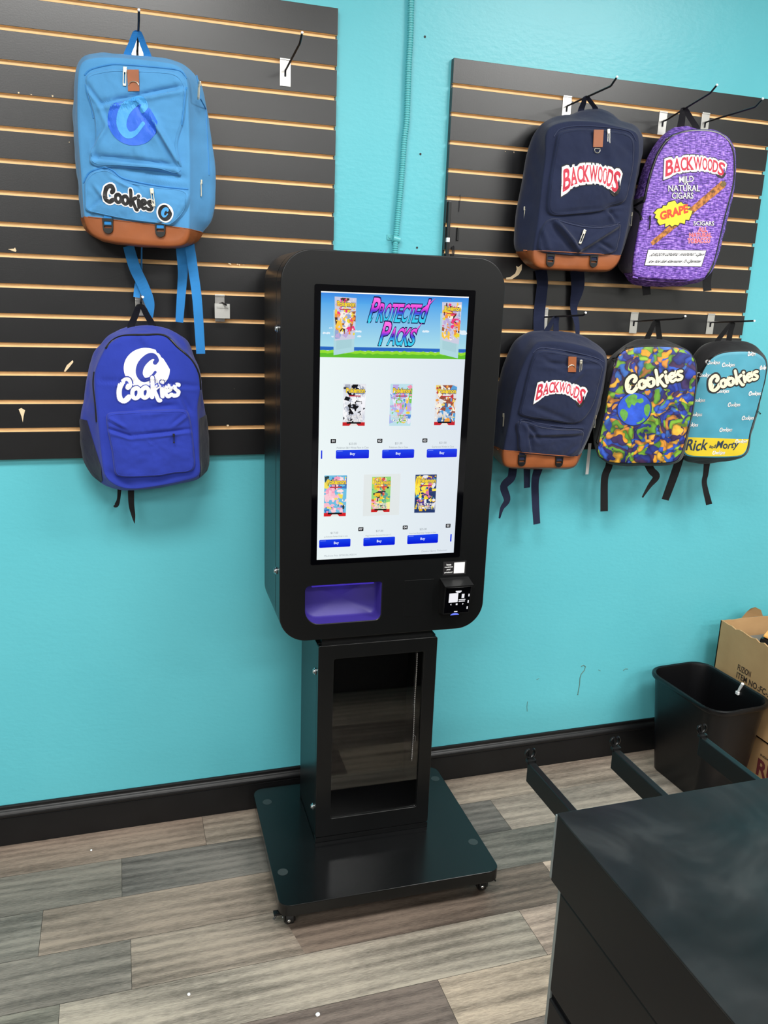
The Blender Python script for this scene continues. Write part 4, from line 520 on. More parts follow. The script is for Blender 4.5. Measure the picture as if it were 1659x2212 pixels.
# banner lettering, slanted with pointed serifs
def bemit(Q, F, cc, levels):
    bm = bmesh.new(); vs_ = [bm.verts.new((p[0], 0, p[1])) for p in Q]
    for f in F:
        try: bm.faces.new([vs_[i] for i in f])
        except ValueError: pass
    for z in levels: bmesh.ops.bisect_plane(bm, geom=bm.verts[:]+bm.edges[:]+bm.faces[:], plane_co=(0, 0, z), plane_no=(0, 0, 1))
    bm.verts.index_update(); emit([(v.co.x, v.co.z) for v in bm.verts], [[v.index for v in f.verts] for f in bm.faces], cc); bm.free()
def banner(word, a, b, c):
    n = len(word); f = aff(a, b, c); hgt = hypot(c[0]-a[0], c[1]-a[1]); z0_, z1_ = min(a[1], b[1]), c[1]
    adv = {'P': 1.08, 't': .62, 'd': 1.0, 'T': .8, 'C': .85, 'E': .8, 'A': .95, 'K': .9, 'S': .85, 'R': .85, 'O': .85, 'a': .85, 'c': .8, 'k': .85, 's': .85}
    tot = sum(adv.get(ch, .9) for ch in word); x = 0; parts = []
    for ch in word:
        wdt = adv.get(ch, .9); parts.append((ch, x/tot, (x+wdt*.93)/tot)); x += wdt
    def col(p):
        t = (p[1]-z0_)/(z1_-z0_); st = [(0, C(60, 214, 240)), (.24, C(60, 190, 240)), (.40, C(46, 80, 220)), (.52, C(120, 60, 220)), (.68, C(240, 70, 220)), (1, C(255, 120, 232))]
        for (p0, c0), (p1, c1) in zip(st, st[1:]):
            if t <= p1: k = max(0, (t-p0)/(p1-p0)); return tuple(a_+(b_-a_)*k for a_, b_ in zip(c0, c1))
        return st[-1][1]
    for off, cc in ((.06, C(24, 24, 80)), (.018, col)):
        for ch, s0, s1 in parts:
            P, F = text_st(ch, off); top = 1.12 if ch in 'Pd' else (.98 if ch in 'tk' else .86)
            Q = []
            for s, t in P:
                if t < .05: s = s-.03
                if t > .95: s = s+.04
                Q.append(f(s0+(s1-s0)*s, t*top-.02))
            bemit(Q, F, cc, [z0_+(z1_-z0_)*q for q in (.22, .30, .42, .50, .58, .66)])
        # slash serifs
        for (s, t, ds, dt, wd_) in ((-.02, .80, .10, .22, .05), (.0, -.12, .06, .3, .04), (.93, .75, .14, .45, .05)):
            k = 1.25 if off > .03 else .8
            emit([f(s-wd_*.3*k, t-.02*k), f(s+wd_*k, t), f(s+ds+.01*k, t+dt+.03*k)], [(0, 1, 2)], cc)
a, b, c = SCR['prot']; banner('PROTECTEd', (a[0]+.004, a[1]+.002), (b[0]-.006, b[1]-.002), (a[0]+.016, c[1]-.004))
a, b, c = SCR['packs']; banner('PACKS', (a[0]+.004, a[1]+.004), (b[0]-.004, b[1]), (a[0]+.016, c[1]-.002))
mesh('display_image', DV, DF, vcol_emit('lit_display', 1.0/2**EXPO), g, False, None, DC)
# stickers and payment terminal
MB().box(.178, .247, -.0502, -.0495, .9185, .9585).build('sticker', M['blackp'], K)
MB().box(.2105, .2425, -.0506, -.0500, .9225, .9545).build('white_square', M['white'], K)
sv = MB()
for i, s in enumerate(('Issues', 'receiving', 'your', 'product?')):
    P, F = text_st(s, .02); wd_ = (.014, .024, .012, .024)[i]; zc = .9495-.0078*i
    sv.add([(.1945-wd_/2+p[0]*wd_, -.0504, zc-.0025+p[1]*.0052) for p in P], F)
sv.build('sticker_text', M['white'], K)
T = MB()
tv = [(.172, .0495, .906), (.2535, .0495, .906), (.172, .0495, .806), (.2535, .0495, .806), (.172, .088, .8975), (.2535, .088, .8975), (.174, .080, .812), (.2515, .080, .812)]
T.add([(x, -v, z) for x, v, z in tv], [(0, 1, 5, 4), (2, 6, 7, 3), (0, 4, 6, 2), (1, 3, 7, 5), (4, 5, 7, 6), (0, 2, 3, 1)])
tb = T.build('payment_terminal', M['plastic'], K)
hd = MB(); hd.add([(.170, -.0495, .9105), (.256, -.0495, .9105), (.170, -.094, .9000), (.256, -.094, .9000), (.170, -.094, .8965), (.256, -.094, .8965), (.170, -.0495, .905), (.256, -.0495, .905), (.213, -.0945, .9005), (.213, -.0945, .8950)],
       [(0, 1, 3, 8, 2), (2, 8, 3, 5, 9, 4), (4, 9, 5, 7, 6), (0, 2, 4, 6), (1, 7, 5, 3)]); hd.build('hood', M['kiosk'], tb)
def tp(x, z): # point on the sloped terminal face
    k = (.8975-z)/(.8975-.812); return (x, -(.0886-.008*k), z)
def tface(x0, x1, z0, z1, m_, nm, par): return mesh(nm, [tp(x0, z0), tp(x1, z0), tp(x1, z1), tp(x0, z1)], [(0, 1, 2, 3)], m_, par)
M['lit'] = emis('lit_pixels', C(240, 240, 245), 1.0); M['bluelit'] = emis('blue_indicator', C(110, 130, 255), 1.0)
mesh('terminal_face', [tp(.176, .8155), tp(.2495, .8155), tp(.2495, .8945), tp(.176, .8945)], [(0, 1, 2, 3)], M['gloss'], tb)
px_ = MB()
def tr(x0, x1, z0, z1):
    px_.add([(p[0], p[1]-.0006, p[2]) for p in (tp(x0, z0), tp(x1, z0), tp(x1, z1), tp(x0, z1))], [(0, 1, 2, 3)])
tr(.1865, .2135, .8485, .8765); tr(.205, .2225, .8795, .8835); tr(.208, .2195, .877, .879); tr(.2165, .2365, .854, .857); tr(.2165, .2355, .849, .852)
for x, z in ((.2285, .866), (.2465, .868), (.2460, .848), (.2450, .829)): tr(x-.004 if x < .24 else x-.002, x+.004 if x < .24 else x+.0015, z-.006 if x < .24 else z-.004, z+.007 if x < .24 else z+.004)
tr(.209, .214, .8395, .8445); tr(.206, .216, .818, .8205)
px_.add([(p[0], p[1]-.0006, p[2]) for p in (tp(.192, .842), tp(.1955, .839), tp(.1955, .845))], [(0, 1, 2)]); px_.add([(p[0], p[1]-.0006, p[2]) for p in (tp(.2325, .842), tp(.229, .839), tp(.229, .845))], [(0, 2, 1)])
px_.build('terminal_display', M['lit'], tb)
MB().add([(.2085+.013*cos(pi*k/10), -.0795-.002, .8085+.006*sin(pi*k/10)) for k in range(11)], [tuple(range(11))]).build('indicator_light', M['bluelit'], tb)


# ---------------------------------------------------------------- backpacks
from mathutils import noise as mn
NA = 168
def polar(P, cen):
    """radius of the closed outline in NA directions from cen"""
    Q = catmull(P, 5, True); out = []
    for k in range(NA):
        a = 2*pi*k/NA; dx, dy = cos(a), sin(a); best = 0
        for i in range(len(Q)):
            x1, y1 = Q[i][0]-cen[0], Q[i][1]-cen[1]; x2, y2 = Q[(i+1) % len(Q)][0]-cen[0], Q[(i+1) % len(Q)][1]-cen[1]
            ex, ey = x2-x1, y2-y1; den = dx*ey-dy*ex
            if abs(den) < 1e-12: continue
            t = (x1*ey-y1*ex)/den; s = (x1*dy-y1*dx)/den
            if t > best and -1e-6 <= s <= 1+1e-6: best = t
        out.append(best)
    for _ in range(2): out = [(out[i-1]+2*out[i]+out[(i+1) % NA])/4 for i in range(NA)]
    return out
def centre(P):
    xs = [p[0] for p in P]; zs = [p[1] for p in P]; return ((min(xs)+max(xs))/2, (min(zs)+max(zs))/2)
def fold_h(folds, u, w_):
    h = 0
    for a, b, dep, wd in folds:
        dep *= 1.55; wd *= .8
        ex, ey = b[0]-a[0], b[1]-a[1]; L2 = ex*ex+ey*ey; t = ((u-a[0])*ex+(w_-a[1])*ey)/L2; tc = min(1, max(0, t))
        d = hypot(u-a[0]-ex*tc, w_-a[1]-ey*tc)
        if d > wd*4: continue
        side = ((u-a[0])*ey-(w_-a[1])*ex)/math.sqrt(L2); s = side/wd
        taper = (1-abs(2*tc-1)**3*.6)
        h += taper*dep*(-exp(-(d/wd)**2)+.55*exp(-((s-1.5)**2))*exp(-(max(0, d-abs(side))/wd)**2))
    return h
class Surf:
    def __init__(s): s.V = []; s.F = []; s.t = None
    def add(s, V, F): n = len(s.V); s.V += [Vector(v) for v in V]; s.F += [tuple(i+n for i in f) for f in F]; s.t = BVHTree.FromPolygons(s.V, s.F)
    def y(s, u, w_, d=None):
        h = s.t.ray_cast(Vector((u, -1, w_)), Vector((0, 1, 0)))
        if h[0] is None:
            q = s.t.find_nearest(Vector((u, -.12, w_))); return q[0].y
        return h[0].y
def conform(S, P, F, off, name, m, par, maxe=.012):
    bm = bmesh.new(); vs_ = [bm.verts.new((p[0], 0, p[1])) for p in P]
    for f in F:
        try: bm.faces.new([vs_[i] for i in f])
        except ValueError: pass
    bmesh.ops.triangulate(bm, faces=bm.faces[:])
    for _ in range(5):
        E = [e for e in bm.edges if e.calc_length() > maxe]
        if not E: break
        bmesh.ops.subdivide_edges(bm, edges=E, cuts=1); bmesh.ops.triangulate(bm, faces=[f for f in bm.faces if len(f.verts) > 3])
    for v in bm.verts: v.co.y = S.y(v.co.x, v.co.z)-off
    bmesh.ops.recalc_face_normals(bm, faces=bm.faces[:])
    me = bpy.data.meshes.new(name); bm.to_mesh(me); bm.free(); me.materials.append(m)
    o = bpy.data.objects.new(name, me); COL.objects.link(o); o.parent = par; return o
# hand lettering: strokes of a round script, one unit high
SCRIPT = {
 'C': (.95, 1.25, [[(.70, .62), (.84, .80), (.74, 1.0), (.50, 1.02), (.24, .80), (.12, .42), (.20, .02), (.48, -.10), (.78, .10)]]),
 'o': (.62, 1.0, [[(.30, .58), (.08, .44), (.08, .14), (.28, .0), (.50, .14), (.52, .42), (.34, .57), (.2, .5)]]),
 'k': (.66, 1.0, [[(.14, 1.08), (.17, .6), (.14, .02)], [(.58, .62), (.40, .5), (.18, .30)], [(.28, .34), (.42, .12), (.58, -.16), (.72, -.20)]]),
 'i': (.32, 1.0, [[(.15, .52), (.15, .25), (.19, .02)], [(.15, .78), (.16, .80)]]),
 'e': (.56, .95, [[(.12, .28), (.40, .36), (.42, .52), (.26, .60), (.09, .45), (.08, .18), (.26, .0), (.50, .10)]]),
 's': (.52, .95, [[(.44, .58), (.26, .62), (.12, .50), (.24, .34), (.40, .22), (.34, .04), (.08, .02)]]),
}
def script(word, f, lw, caps=10):
    """f maps letter units to metres in the panel; lw stroke half width in metres"""
    tot = sum(SCRIPT[c][0] for c in word); P = []; F = []; x = 0
    for ch in word:
        adv, fat, strokes = SCRIPT[ch]
        for st in strokes:
            Q = [f((x+a)/tot, b) for a, b in catmull(st, 5)]; r = lw*fat
            for i, q in enumerate(Q):
                k = len(P); rr = r*(1+.12*sin(i*.7)); P += [(q[0]+rr*cos(2*pi*j/caps), q[1]+rr*sin(2*pi*j/caps)) for j in range(caps)]; F.append(tuple(range(k, k+caps)))
                if i:
                    p0 = Q[i-1]; d = (q[0]-p0[0], q[1]-p0[1]); L_ = hypot(*d) or 1; nx, ny = -d[1]/L_*r, d[0]/L_*r; k = len(P)
                    P += [(p0[0]+nx, p0[1]+ny), (q[0]+nx, q[1]+ny), (q[0]-nx, q[1]-ny), (p0[0]-nx, p0[1]-ny)]; F.append((k, k+1, k+2, k+3))
        x += adv
    return P, F
def archmap(A):
    """A = top-left, top-mid, top-right, bottom-left, bottom-mid, bottom-right"""
    def par(a, b, c, s): return tuple(2*(s-.5)*(s-1)*a[i]-4*s*(s-1)*b[i]+2*s*(s-.5)*c[i] for i in (0, 1))
    def f(s, t):
        p, q = par(A[3], A[4], A[5], s), par(A[0], A[1], A[2], s); return (p[0]+(q[0]-p[0])*t, p[1]+(q[1]-p[1])*t)
    return f
def arch_word(S, A, word, par):
    f = archmap(A); n = len(word); W_ = {'B': 1.15, 'W': 1.35, 'A': 1.05, 'K': 1.05, 'C': .9, 'O': .82, 'D': .9, 'S': 1.05}
    tot = sum(W_.get(c, 1) for c in word); res = {}
    for off, nm in ((.0, 'red'),):
        P = []; F = []; x = 0
        for i, ch in enumerate(word):
            wd_ = W_.get(ch, 1); s0, s1 = (x+.05)/tot, (x+wd_-.05)/tot; x += wd_; T_, Fc = text_st(ch, .022); k = len(P)
            big = .07 if i in (0, n-1) else 0
            P += [f(s0+(s1-s0)*s, .10-big+(.82+big*1.6)*t) for s, t in T_]; F += [tuple(j+k for j in q) for q in Fc]
            # slab serifs
            for (sa, ta) in ((-.03, .02), (.55, .02)) if ch in 'BAKWDCS' else ():
                k = len(P); P += [f(s0+(s1-s0)*a_, b__) for a_, b__ in ((sa, .08), (sa+.45, .08), (sa+.4, .17), (sa+.05, .17))] if ch in 'AK' else []; F += [(k, k+1, k+2, k+3)] if ch in 'AK' else []
        res[nm] = (P, F)
    def outline(grow):
        P = []; F = []; x = 0
        for i, ch in enumerate(word):
            wd_ = W_.get(ch, 1); s0, s1 = (x+.05)/tot, (x+wd_-.05)/tot; x += wd_; T_, Fc = text_st(ch, grow); k = len(P); big = .07 if i in (0, n-1) else 0
            P += [f(s0+(s1-s0)*s, .10-big+(.82+big*1.6)*t) for s, t in T_]; F += [tuple(j+k for j in q) for q in Fc]
        N = 18; k = len(P); e = grow*.35
        for i in range(N+1): s = .02+.96*i/N; P += [f(s, .04-e), f(s, .92+e)]
        return P, F+[(k+2*i, k+2*i+2, k+2*i+3, k+2*i+1) for i in range(N)]
    conform(S, *outline(.17), .0008, 'logo_shadow_outline', M['blackp'], par, .02); conform(S, *outline(.13), .0013, 'logo_backing', M['white'], par, .02)
    conform(S, *res['red'], .0019, 'logo_lettering', M['redp'], par)
def ribbon(path, widths, y0, th=.0016, wob=.004, seed=0):
    """flat strap hanging in the plane of the panel; path (u,w)"""
    n = 6; Q = catmull([(p[0], p[1], wd) for p, wd in zip(path, widths)], n); V = []; F = []
    for i, (u, w_, wd) in enumerate(Q):
        a = Q[max(0, i-1)]; b = Q[min(len(Q)-1, i+1)]; d = hypot(b[0]-a[0], b[1]-a[1]) or 1; nx, nz = (b[1]-a[1])/d, -(b[0]-a[0])/d
        y = y0+wob*sin(seed+i*.35); tw = wob*.8*sin(seed*2+i*.22)
        V += [(u-nx*wd/2, y-tw, w_-nz*wd/2), (u+nx*wd/2, y+tw, w_+nz*wd/2), (u+nx*wd/2, y+tw+th, w_+nz*wd/2), (u-nx*wd/2, y-tw+th, w_-nz*wd/2)]
    for i in range(len(Q)-1):
        for k in range(4): F.append((4*i+k, 4*i+(k+1) % 4, 4*i+4+(k+1) % 4, 4*i+4+k))
    F += [(0, 1, 2, 3), tuple(4*(len(Q)-1)+k for k in (3, 2, 1, 0))]
    return V, F
def pad(S, spec, name, m, par, seed, drop=.001):
    P = spec['o']; cen = centre(P); r = polar(P, cen); ks = [1.0, .985, .965, .94]+[.94*(1-i/20) for i in range(1, 20)]; V = []; F = []
    for k in ks:
        pr = min(1, (1-k)/.06); pr = math.sqrt(max(0, 1-(1-pr)**2))
        for i in range(NA):
            a = 2*pi*i/NA; u, w_ = cen[0]+r[i]*k*cos(a), cen[1]+r[i]*k*sin(a)
            base = S.y(u, w_); nz = .0022*mn.noise(Vector((u*28, seed, w_*28)))+.001*mn.noise(Vector((u*80, seed, w_*80)))
            V.append((u, base+drop-(spec['h']*pr+spec.get('bulge', .004)*(1-k*k)+fold_h(spec['folds'], u, w_)*min(1, pr+.2)+nz*pr), w_))
    u, w_ = cen; V.append((u, S.y(u, w_)-spec['h']-spec.get('bulge', .004), w_)); n = len(ks)
    for j in range(n-1):
        for i in range(NA): F.append((j*NA+i, j*NA+(i+1) % NA, (j+1)*NA+(i+1) % NA, (j+1)*NA+i))
    for i in range(NA): F.append(((n-1)*NA+i, (n-1)*NA+(i+1) % NA, n*NA))
    o = mesh(name, V, F, m, par, True); S.add(V, F)
    mb = MB(); mb.tube([V[3*NA+i % NA] for i in range(NA+1)], .0009, 6); mb.build('pocket_seam', m, o, True); return o
def zipper(S, path, r, name, m, par, off=0.0):
    Q = catmull(path, 8); mb = MB(); mb.tube([(u, S.y(u, w_)-off, w_) for u, w_ in Q], r, 8); o = mb.build(name, m, par, True); return o
def pull(S, u, w_, ang, m, par, side=0, k=1.0):
    k *= 1.15; y = S.y(u, w_)-.002; mb = MB(); mb.box(-.004*k, .004*k, -.0045, 0, -.002*k, .008*k, .0012)
    mb.box(-.0036*k, -.0016*k, -.0048, -.0024, -.026*k, .002*k, .0006); mb.box(.0016*k, .0036*k, -.0048, -.0024, -.026*k, .002*k, .0006)
    mb.box(-.0036*k, .0036*k, -.0048, -.0024, -.029*k, -.024*k, .001); mb.box(-.002*k, .002*k, -.0052, -.0024, -.003*k, .001*k, .0006)
    a = radians(ang); sd = -side*.9
    V = []
    for x, yy, z in mb.V:
        x, z = x*cos(a)-z*sin(a), x*sin(a)+z*cos(a); x, yy = x*cos(sd)-yy*sin(sd), x*sin(sd)+yy*cos(sd); V.append((u+x, y+yy, w_+z))
    return mesh('zipper_pull', V, mb.F, m, par)
def backpack(key, label, m, opts):
    d = PACKS[key]; D = d['D']; loc = d['loc']
    R = empty('backpack', loc, radians(d['yaw']), label, 'backpack'); S = Surf(); sd = opts.get('seed', 1)
    cS, cF = centre(d['S']), centre(d['F']); rS, rF = polar(d['S'], cS), polar(d['F'], cF)
    def pt(k, blend, i):
        a = 2*pi*i/NA; p = (cS[0]+rS[i]*k*cos(a), cS[1]+rS[i]*k*sin(a)); q = (cF[0]+rF[i]*k*cos(a), cF[1]+rF[i]*k*sin(a))
        return (p[0]+(q[0]-p[0])*blend, p[1]+(q[1]-p[1])*blend)
    lv = [(0, 0, .93), (.01, 0, .955), (.06, 0, .975), (.14, 0, .99), (.24, 0, 1), (.35, 0, 1), (.45, .2, 1), (.55, .38, 1), (.65, .55, 1), (.75, .72, 1), (.84, .86, 1), (.91, .95, 1), (.96, 1, .998), (.985, 1, .99), (1.0, 1, .975)]
    lv += [(1.0, 1, .975*(1-j/22)) for j in range(1, 22)]
    V = []; F = []; bulge = opts.get('bulge', .008)
    for j, (tv, bl, k) in enumerate(lv):
        for i in range(NA):
            u, w_ = pt(k, bl, i); v = tv*D
            if tv >= .96:
                v += bulge*(1-k*k)+fold_h(d['bf'], u, w_)*min(1, (1-k)*14+.1)+opts.get('noise', .0022)*mn.noise(Vector((u*22, sd, w_*22)))*min(1, (1-k)*10)
            else:
                g = .0035*mn.noise(Vector((u*30, v*40+sd, w_*30)))*sin(pi*min(1, tv/.96)); u += g*cos(2*pi*i/NA); w_ += g*sin(2*pi*i/NA)
            V.append((u, -v, w_))
    n = len(lv); V.append((cF[0], -(D+bulge+fold_h(d['bf'], *cF)), cF[1])); V.append((cS[0], 0, cS[1]))
    for j in range(n-1):
        for i in range(NA): F.append((j*NA+i, j*NA+(i+1) % NA, (j+1)*NA+(i+1) % NA, (j+1)*NA+i))
    for i in range(NA): F.append(((n-1)*NA+i, (n-1)*NA+(i+1) % NA, n*NA)); F.append(((i+1) % NA, i, n*NA+1))
    body = mesh('body', V, F, m['body'], R, True); S.add(V, F)
    def shell(name, mt, planes, off=.0012, side_only=False, hole=True):
        bm = bmesh.new(); bm.from_mesh(body.data); bm.normal_update()
        nn = [v.normal.copy() for v in bm.verts]
        for v, q in zip(bm.verts, nn): v.co += q*off
        for co, no in planes:
            g = bmesh.ops.bisect_plane(bm, geom=bm.verts[:]+bm.edges[:]+bm.faces[:], plane_co=co, plane_no=no, clear_outer=True)
        if side_only: bmesh.ops.delete(bm, geom=[f for f in bm.faces if f.calc_center_median().y < -D*.94], context='FACES')
        me = bpy.data.meshes.new(name); bm.to_mesh(me); bm.free(); me.materials.clear(); me.materials.append(mt)
        o = bpy.data.objects.new(name, me); COL.objects.link(o); o.parent = R; return o
    if 'front' in opts:   # printed front panel
        j0 = 13; VV = [(x, y-.0008, z) for x, y, z in V[j0*NA:n*NA+1]]; FF = []
        for j in range(n-j0-1):
            for i in range(NA): FF.append((j*NA+i, j*NA+(i+1) % NA, (j+1)*NA+(i+1) % NA, (j+1)*NA+i))
        for i in range(NA): FF.append(((n-j0-1)*NA+i, (n-j0-1)*NA+(i+1) % NA, (n-j0)*NA))
        mesh('printed_front_panel', VV, FF, m['front'], R, True); S.add(VV, FF)
    for i, p in enumerate(d['pads']): pad(S, p, 'front_pocket', m['body'], R, sd+i*3)
    if 'base' in d:
        b = d['base']; a_, c_ = b[1], b[-1]; dx, dz = c_[0]-a_[0], c_[1]-a_[1]; L_ = hypot(dx, dz)
        lb_ = shell('leather_base', M['leather'], [(Vector((a_[0], 0, a_[1])), Vector((-dz/L_, 0, dx/L_)))], .0022)
        S.add([v.co.copy() for v in lb_.data.vertices], [tuple(p.vertices) for p in lb_.data.polygons])
        mb = MB(); mb.tube([(a_[0]+dx*t/40, S.y(a_[0]+dx*t/40, a_[1]+dz*t/40)-.0005, a_[1]+dz*t/40) for t in range(2, 34)], .0012, 6); mb.build('base_seam', M['leather'], lb_, True)
    for P in d.get('mesh', []):
        cx, cz = sum(p[0] for p in P)/len(P), sum(p[1] for p in P)/len(P); pl = []
        hull = P
        for p, q in zip(hull, hull[1:]+hull[:1]):
            nx, nz = q[1]-p[1], -(q[0]-p[0])
            if (cx-p[0])*nx+(cz-p[1])*nz > 0: nx, nz = -nx, -nz
            L_ = hypot(nx, nz); pl.append((Vector((p[0], 0, p[1])), Vector((nx/L_, 0, nz/L_))))
        shell('side_pocket', m.get('pocket', M['meshblack']), pl, .002, opts.get('pocket_side', False))
    for z in d['zips']: zipper(S, z, d['zw']/2, 'zipper', m['zip'], R)
    for z in d.get('sides', []): zipper(S, z, .0016, 'side_zipper', m['zip'], R)
    if 'hem' in d: zipper(S, d['hem'], .003, 'hem_piping', m['body'], R)
    for p in d['pulls']: pull(S, p[0], p[1], p[2], m['pull'], R, 0, opts.get('pullk', 1))
    for p in d['spulls']: pull(S, p[0], p[1], p[2], m['pull'], R, 1 if p[0] > cF[0] else -1, opts.get('pullk', 1)*.95)
    if 'tab' in d:
        T_ = d['tab']; cx, cz = sum(p[0] for p in T_)/4, sum(p[1] for p in T_)/4; y = min(S.y(*p) for p in T_)-.0005
        V_ = [(p[0], y-t, p[1]) for t in (-.001, .0016) for p in T_]; F_ = [(4, 5, 6, 7), (0, 3, 2, 1)]+[(i, (i+1) % 4, 4+(i+1) % 4, 4+i) for i in range(4)]
        tb_ = mesh('leather_tab', V_, F_, M['leather'], R)
        r = .0085; c0 = d['ring']; lowring = opts.get('ring_low', True)
        if lowring: P_ = [(c0[0]+r*cos(a), y-.003, c0[1]+r*.9*sin(a)) for a in [radians(180+10*k) for k in range(19)]]+[(c0[0]+r, y-.003, c0[1]+.004), (c0[0]-r, y-.003, c0[1]+.004), (c0[0]-r, y-.003, c0[1])]
        else: P_ = [(c0[0]+r*1.35*cos(a), y-.0035, c0[1]-.004+r*.95*sin(a)) for a in [radians(10*k) for k in range(19)]]
        MB().tube(P_, .0011, 8).build('d_ring', m['pull'], tb_, True)
    for (u, w_) in d.get('buckles', []):
        y = S.y(u, w_)-.002; cu_ = .013; ch_ = .017
        o = arc(u, w_-ch_+.010, .0125, 180, 360, 10)+[(u+.0135, w_+ch_), (u-.0135, w_+ch_)]
        bk = plate('buckle', o, [rrect(u-.009, u+.009, w_-.006, w_-.001, .001, 2)[::-1], rrect(u-.009, u+.009, w_+.002, w_+.010, .001, 2)[::-1]], .004, M['plastic'], R, y-.0035, .0006)
        MB().box(u-.0095, u+.0095, y-.0012, y+.001, w_+.0, w_+.030, .0004).build('buckle_webbing', m['web'], bk)
    # handle over the hook rod
    lp = d['loop']; f0, f1 = d['feet']; mb = MB(); hw = opts.get('hw', .0095); top = Vector((lp[0], -lp[1], lp[2]+.003))
    for s_, f in ((-1, f0), (1, f1)):
        y0 = -D*.36; Q = catmull([(f[0]-s_*.004, y0-.0, f[1]-.022), (f[0], y0, f[1]), ((f[0]*1.0+top.x)/2+s_*.001, (y0+top.y)/2, (f[1]+top.z)/2), (top.x+s_*.0045, top.y, top.z-.004), (top.x+s_*.001, top.y, top.z+.0005)], 5); V_ = []; F_ = []
        for i, q in enumerate(Q):
            t = i/(len(Q)-1); wd_ = hw*(1-.45*t*t); tw = t**4*pi/2*.8
            ax = Vector((cos(tw), -sin(tw)*s_, 0)); p = Vector(q); nr = Vector((0, -.001, 0)) if t < .8 else Vector((-s_*.001, 0, .0005))
            V_ += [p-ax*wd_+nr, p+ax*wd_+nr, p+ax*wd_-nr, p-ax*wd_-nr]
        for i in range(len(Q)-1):
            for k in range(4): F_.append((4*i+k, 4*i+(k+1) % 4, 4*i+4+(k+1) % 4, 4*i+4+k))
        F_ += [(0, 1, 2, 3), tuple(4*(len(Q)-1)+k for k in (3, 2, 1, 0))]; mb.add(V_, F_)
    mb.build('top_handle', m['web'], R)
    for k, (P, W_, v) in enumerate(d['straps']):
        V_, F_ = ribbon(P, W_, -v, seed=k*1.7+sd, wob=.003); mesh('shoulder_strap', V_, F_, m['web'], R, False)
    return R, S, d
def line_text(S, s, q, m1, par, off=.02, outline=None, nm='lettering', shear=0.0):
    a, b, c = q; f = aff(a, b, c)
    if outline: P, F = text_st(s, outline[1]); conform(S, [f(x+shear*(y-.5), y) for x, y in P], F, .0013, nm+'_outline', outline[0], par)
    P, F = text_st(s, off); conform(S, [f(x+shear*(y-.5), y) for x, y in P], F, .0019, nm, m1, par)
def disc_pts(cen, rx, rz, bite=True, n=60, grow=0.0):
    P = []
    for i in range(n):
        a = 2*pi*i/n; k = 1.0
        if bite:
            dg = math.degrees(a)
            if 5 < dg < 62: k = .90+.05*abs(sin(radians((dg-5)*9.5)))-.06*sin(radians((dg-5)/57*180))
        P.append((cen[0]+(rx+grow)*k*cos(a), cen[1]+(rz+grow)*k*sin(a)))
    return P
def big_c(S, cen, r, m1, par, lw=.17, off=.0016, lean=.12):
    st = catmull([(.42, .38), (.50, .55), (.30, .74), (.0, .66), (-.34, .25), (-.40, -.25), (-.14, -.60), (.20, -.52), (.48, -.16)], 6); P = []; F = []
    for i, (a, b) in enumerate(st):
        t = i/(len(st)-1); rr = r*lw*(.55+1.0*sin(pi*min(1, max(0, t*1.15-.05)))**1.2) if t > .12 else r*lw*.9; q = (cen[0]+r*(a+lean*b), cen[1]+r*b); k = len(P)
        P += [(q[0]+rr*cos(2*pi*j/12), q[1]+rr*sin(2*pi*j/12)) for j in range(12)]; F.append(tuple(range(k, k+12)))
    conform(S, P, F, off, 'logo_letter', m1, par)
def dn(a, b): return hypot(a[0]-b[0], a[1]-b[1])
nav = fabric('navy_canvas', C(27, 35, 62)); navw = fabric('navy_webbing', C(22, 30, 58), .8, 1500, .05); navz = mat('navy_zipper', C(26, 36, 68), .6)
lbf = fabric('sky_blue_canvas', C(76, 140, 190), wr=.3); lbw = fabric('sky_blue_webbing', C(44, 128, 196), .75, 1500, .05); lbz = mat('sky_blue_zipper', C(50, 126, 188), .6)
blf = fabric('royal_blue_canvas', C(38, 56, 158)); blk = fabric('black_canvas', C(22, 22, 24)); meshn = fabric('dark_navy_mesh', C(12, 14, 44), .7, 1800, .5); purm = fabric('dark_violet_mesh', C(34, 24, 50), .7, 1800, .5)
# light blue backpack
R, S, d = backpack('lb', 'light blue backpack with tan base and brown tab, upper left on the slatwall', dict(body=lbf, web=lbw, zip=lbz, pull=M['nickel']), dict(seed=2, ring_low=False, noise=.003))
a, b, c = d['dec']['disc']; r1, r2 = dn(a, b), dn(a, c); M['royal'] = mat('royal_blue_print', C(40, 100, 214), .6); M['skyp'] = mat('sky_blue_print', C(70, 158, 222), .6)
P = disc_pts(a, r1, r2); P = [(x, min(z, a[1]+r2*.90+(x-a[0])*.2)) for x, z in P]
conform(S, P, [tuple(range(len(P)))], .001, 'round_emblem', M['royal'], R, .008); big_c(S, (a[0]-.02*r1, a[1]+.07*r2), r1*.96, M['skyp'], R, .15)
a, b, c = d['dec']['cook']; f = aff(a, b, c)
P, F = script('Cookies', f, .0068); conform(S, P, F, .0010, 'wordmark_backing', M['white'], R); P, F = script('Cookies', f, .0040); conform(S, P, F, .0017, 'wordmark', M['blackp'], R)
a, b = d['dec']['cdisc']; r1 = dn(a, b); P = disc_pts(a, r1*1.12, r1*1.2, False, 40); conform(S, P, [tuple(range(40))], .001, 'small_emblem_backing', M['white'], R)
P = disc_pts(a, r1*.92, r1*1.0, True, 60); conform(S, P, [tuple(range(60))], .0015, 'small_emblem', M['blackp'], R); big_c(S, a, r1*.72, M['skyp'], R, .2, .0022)
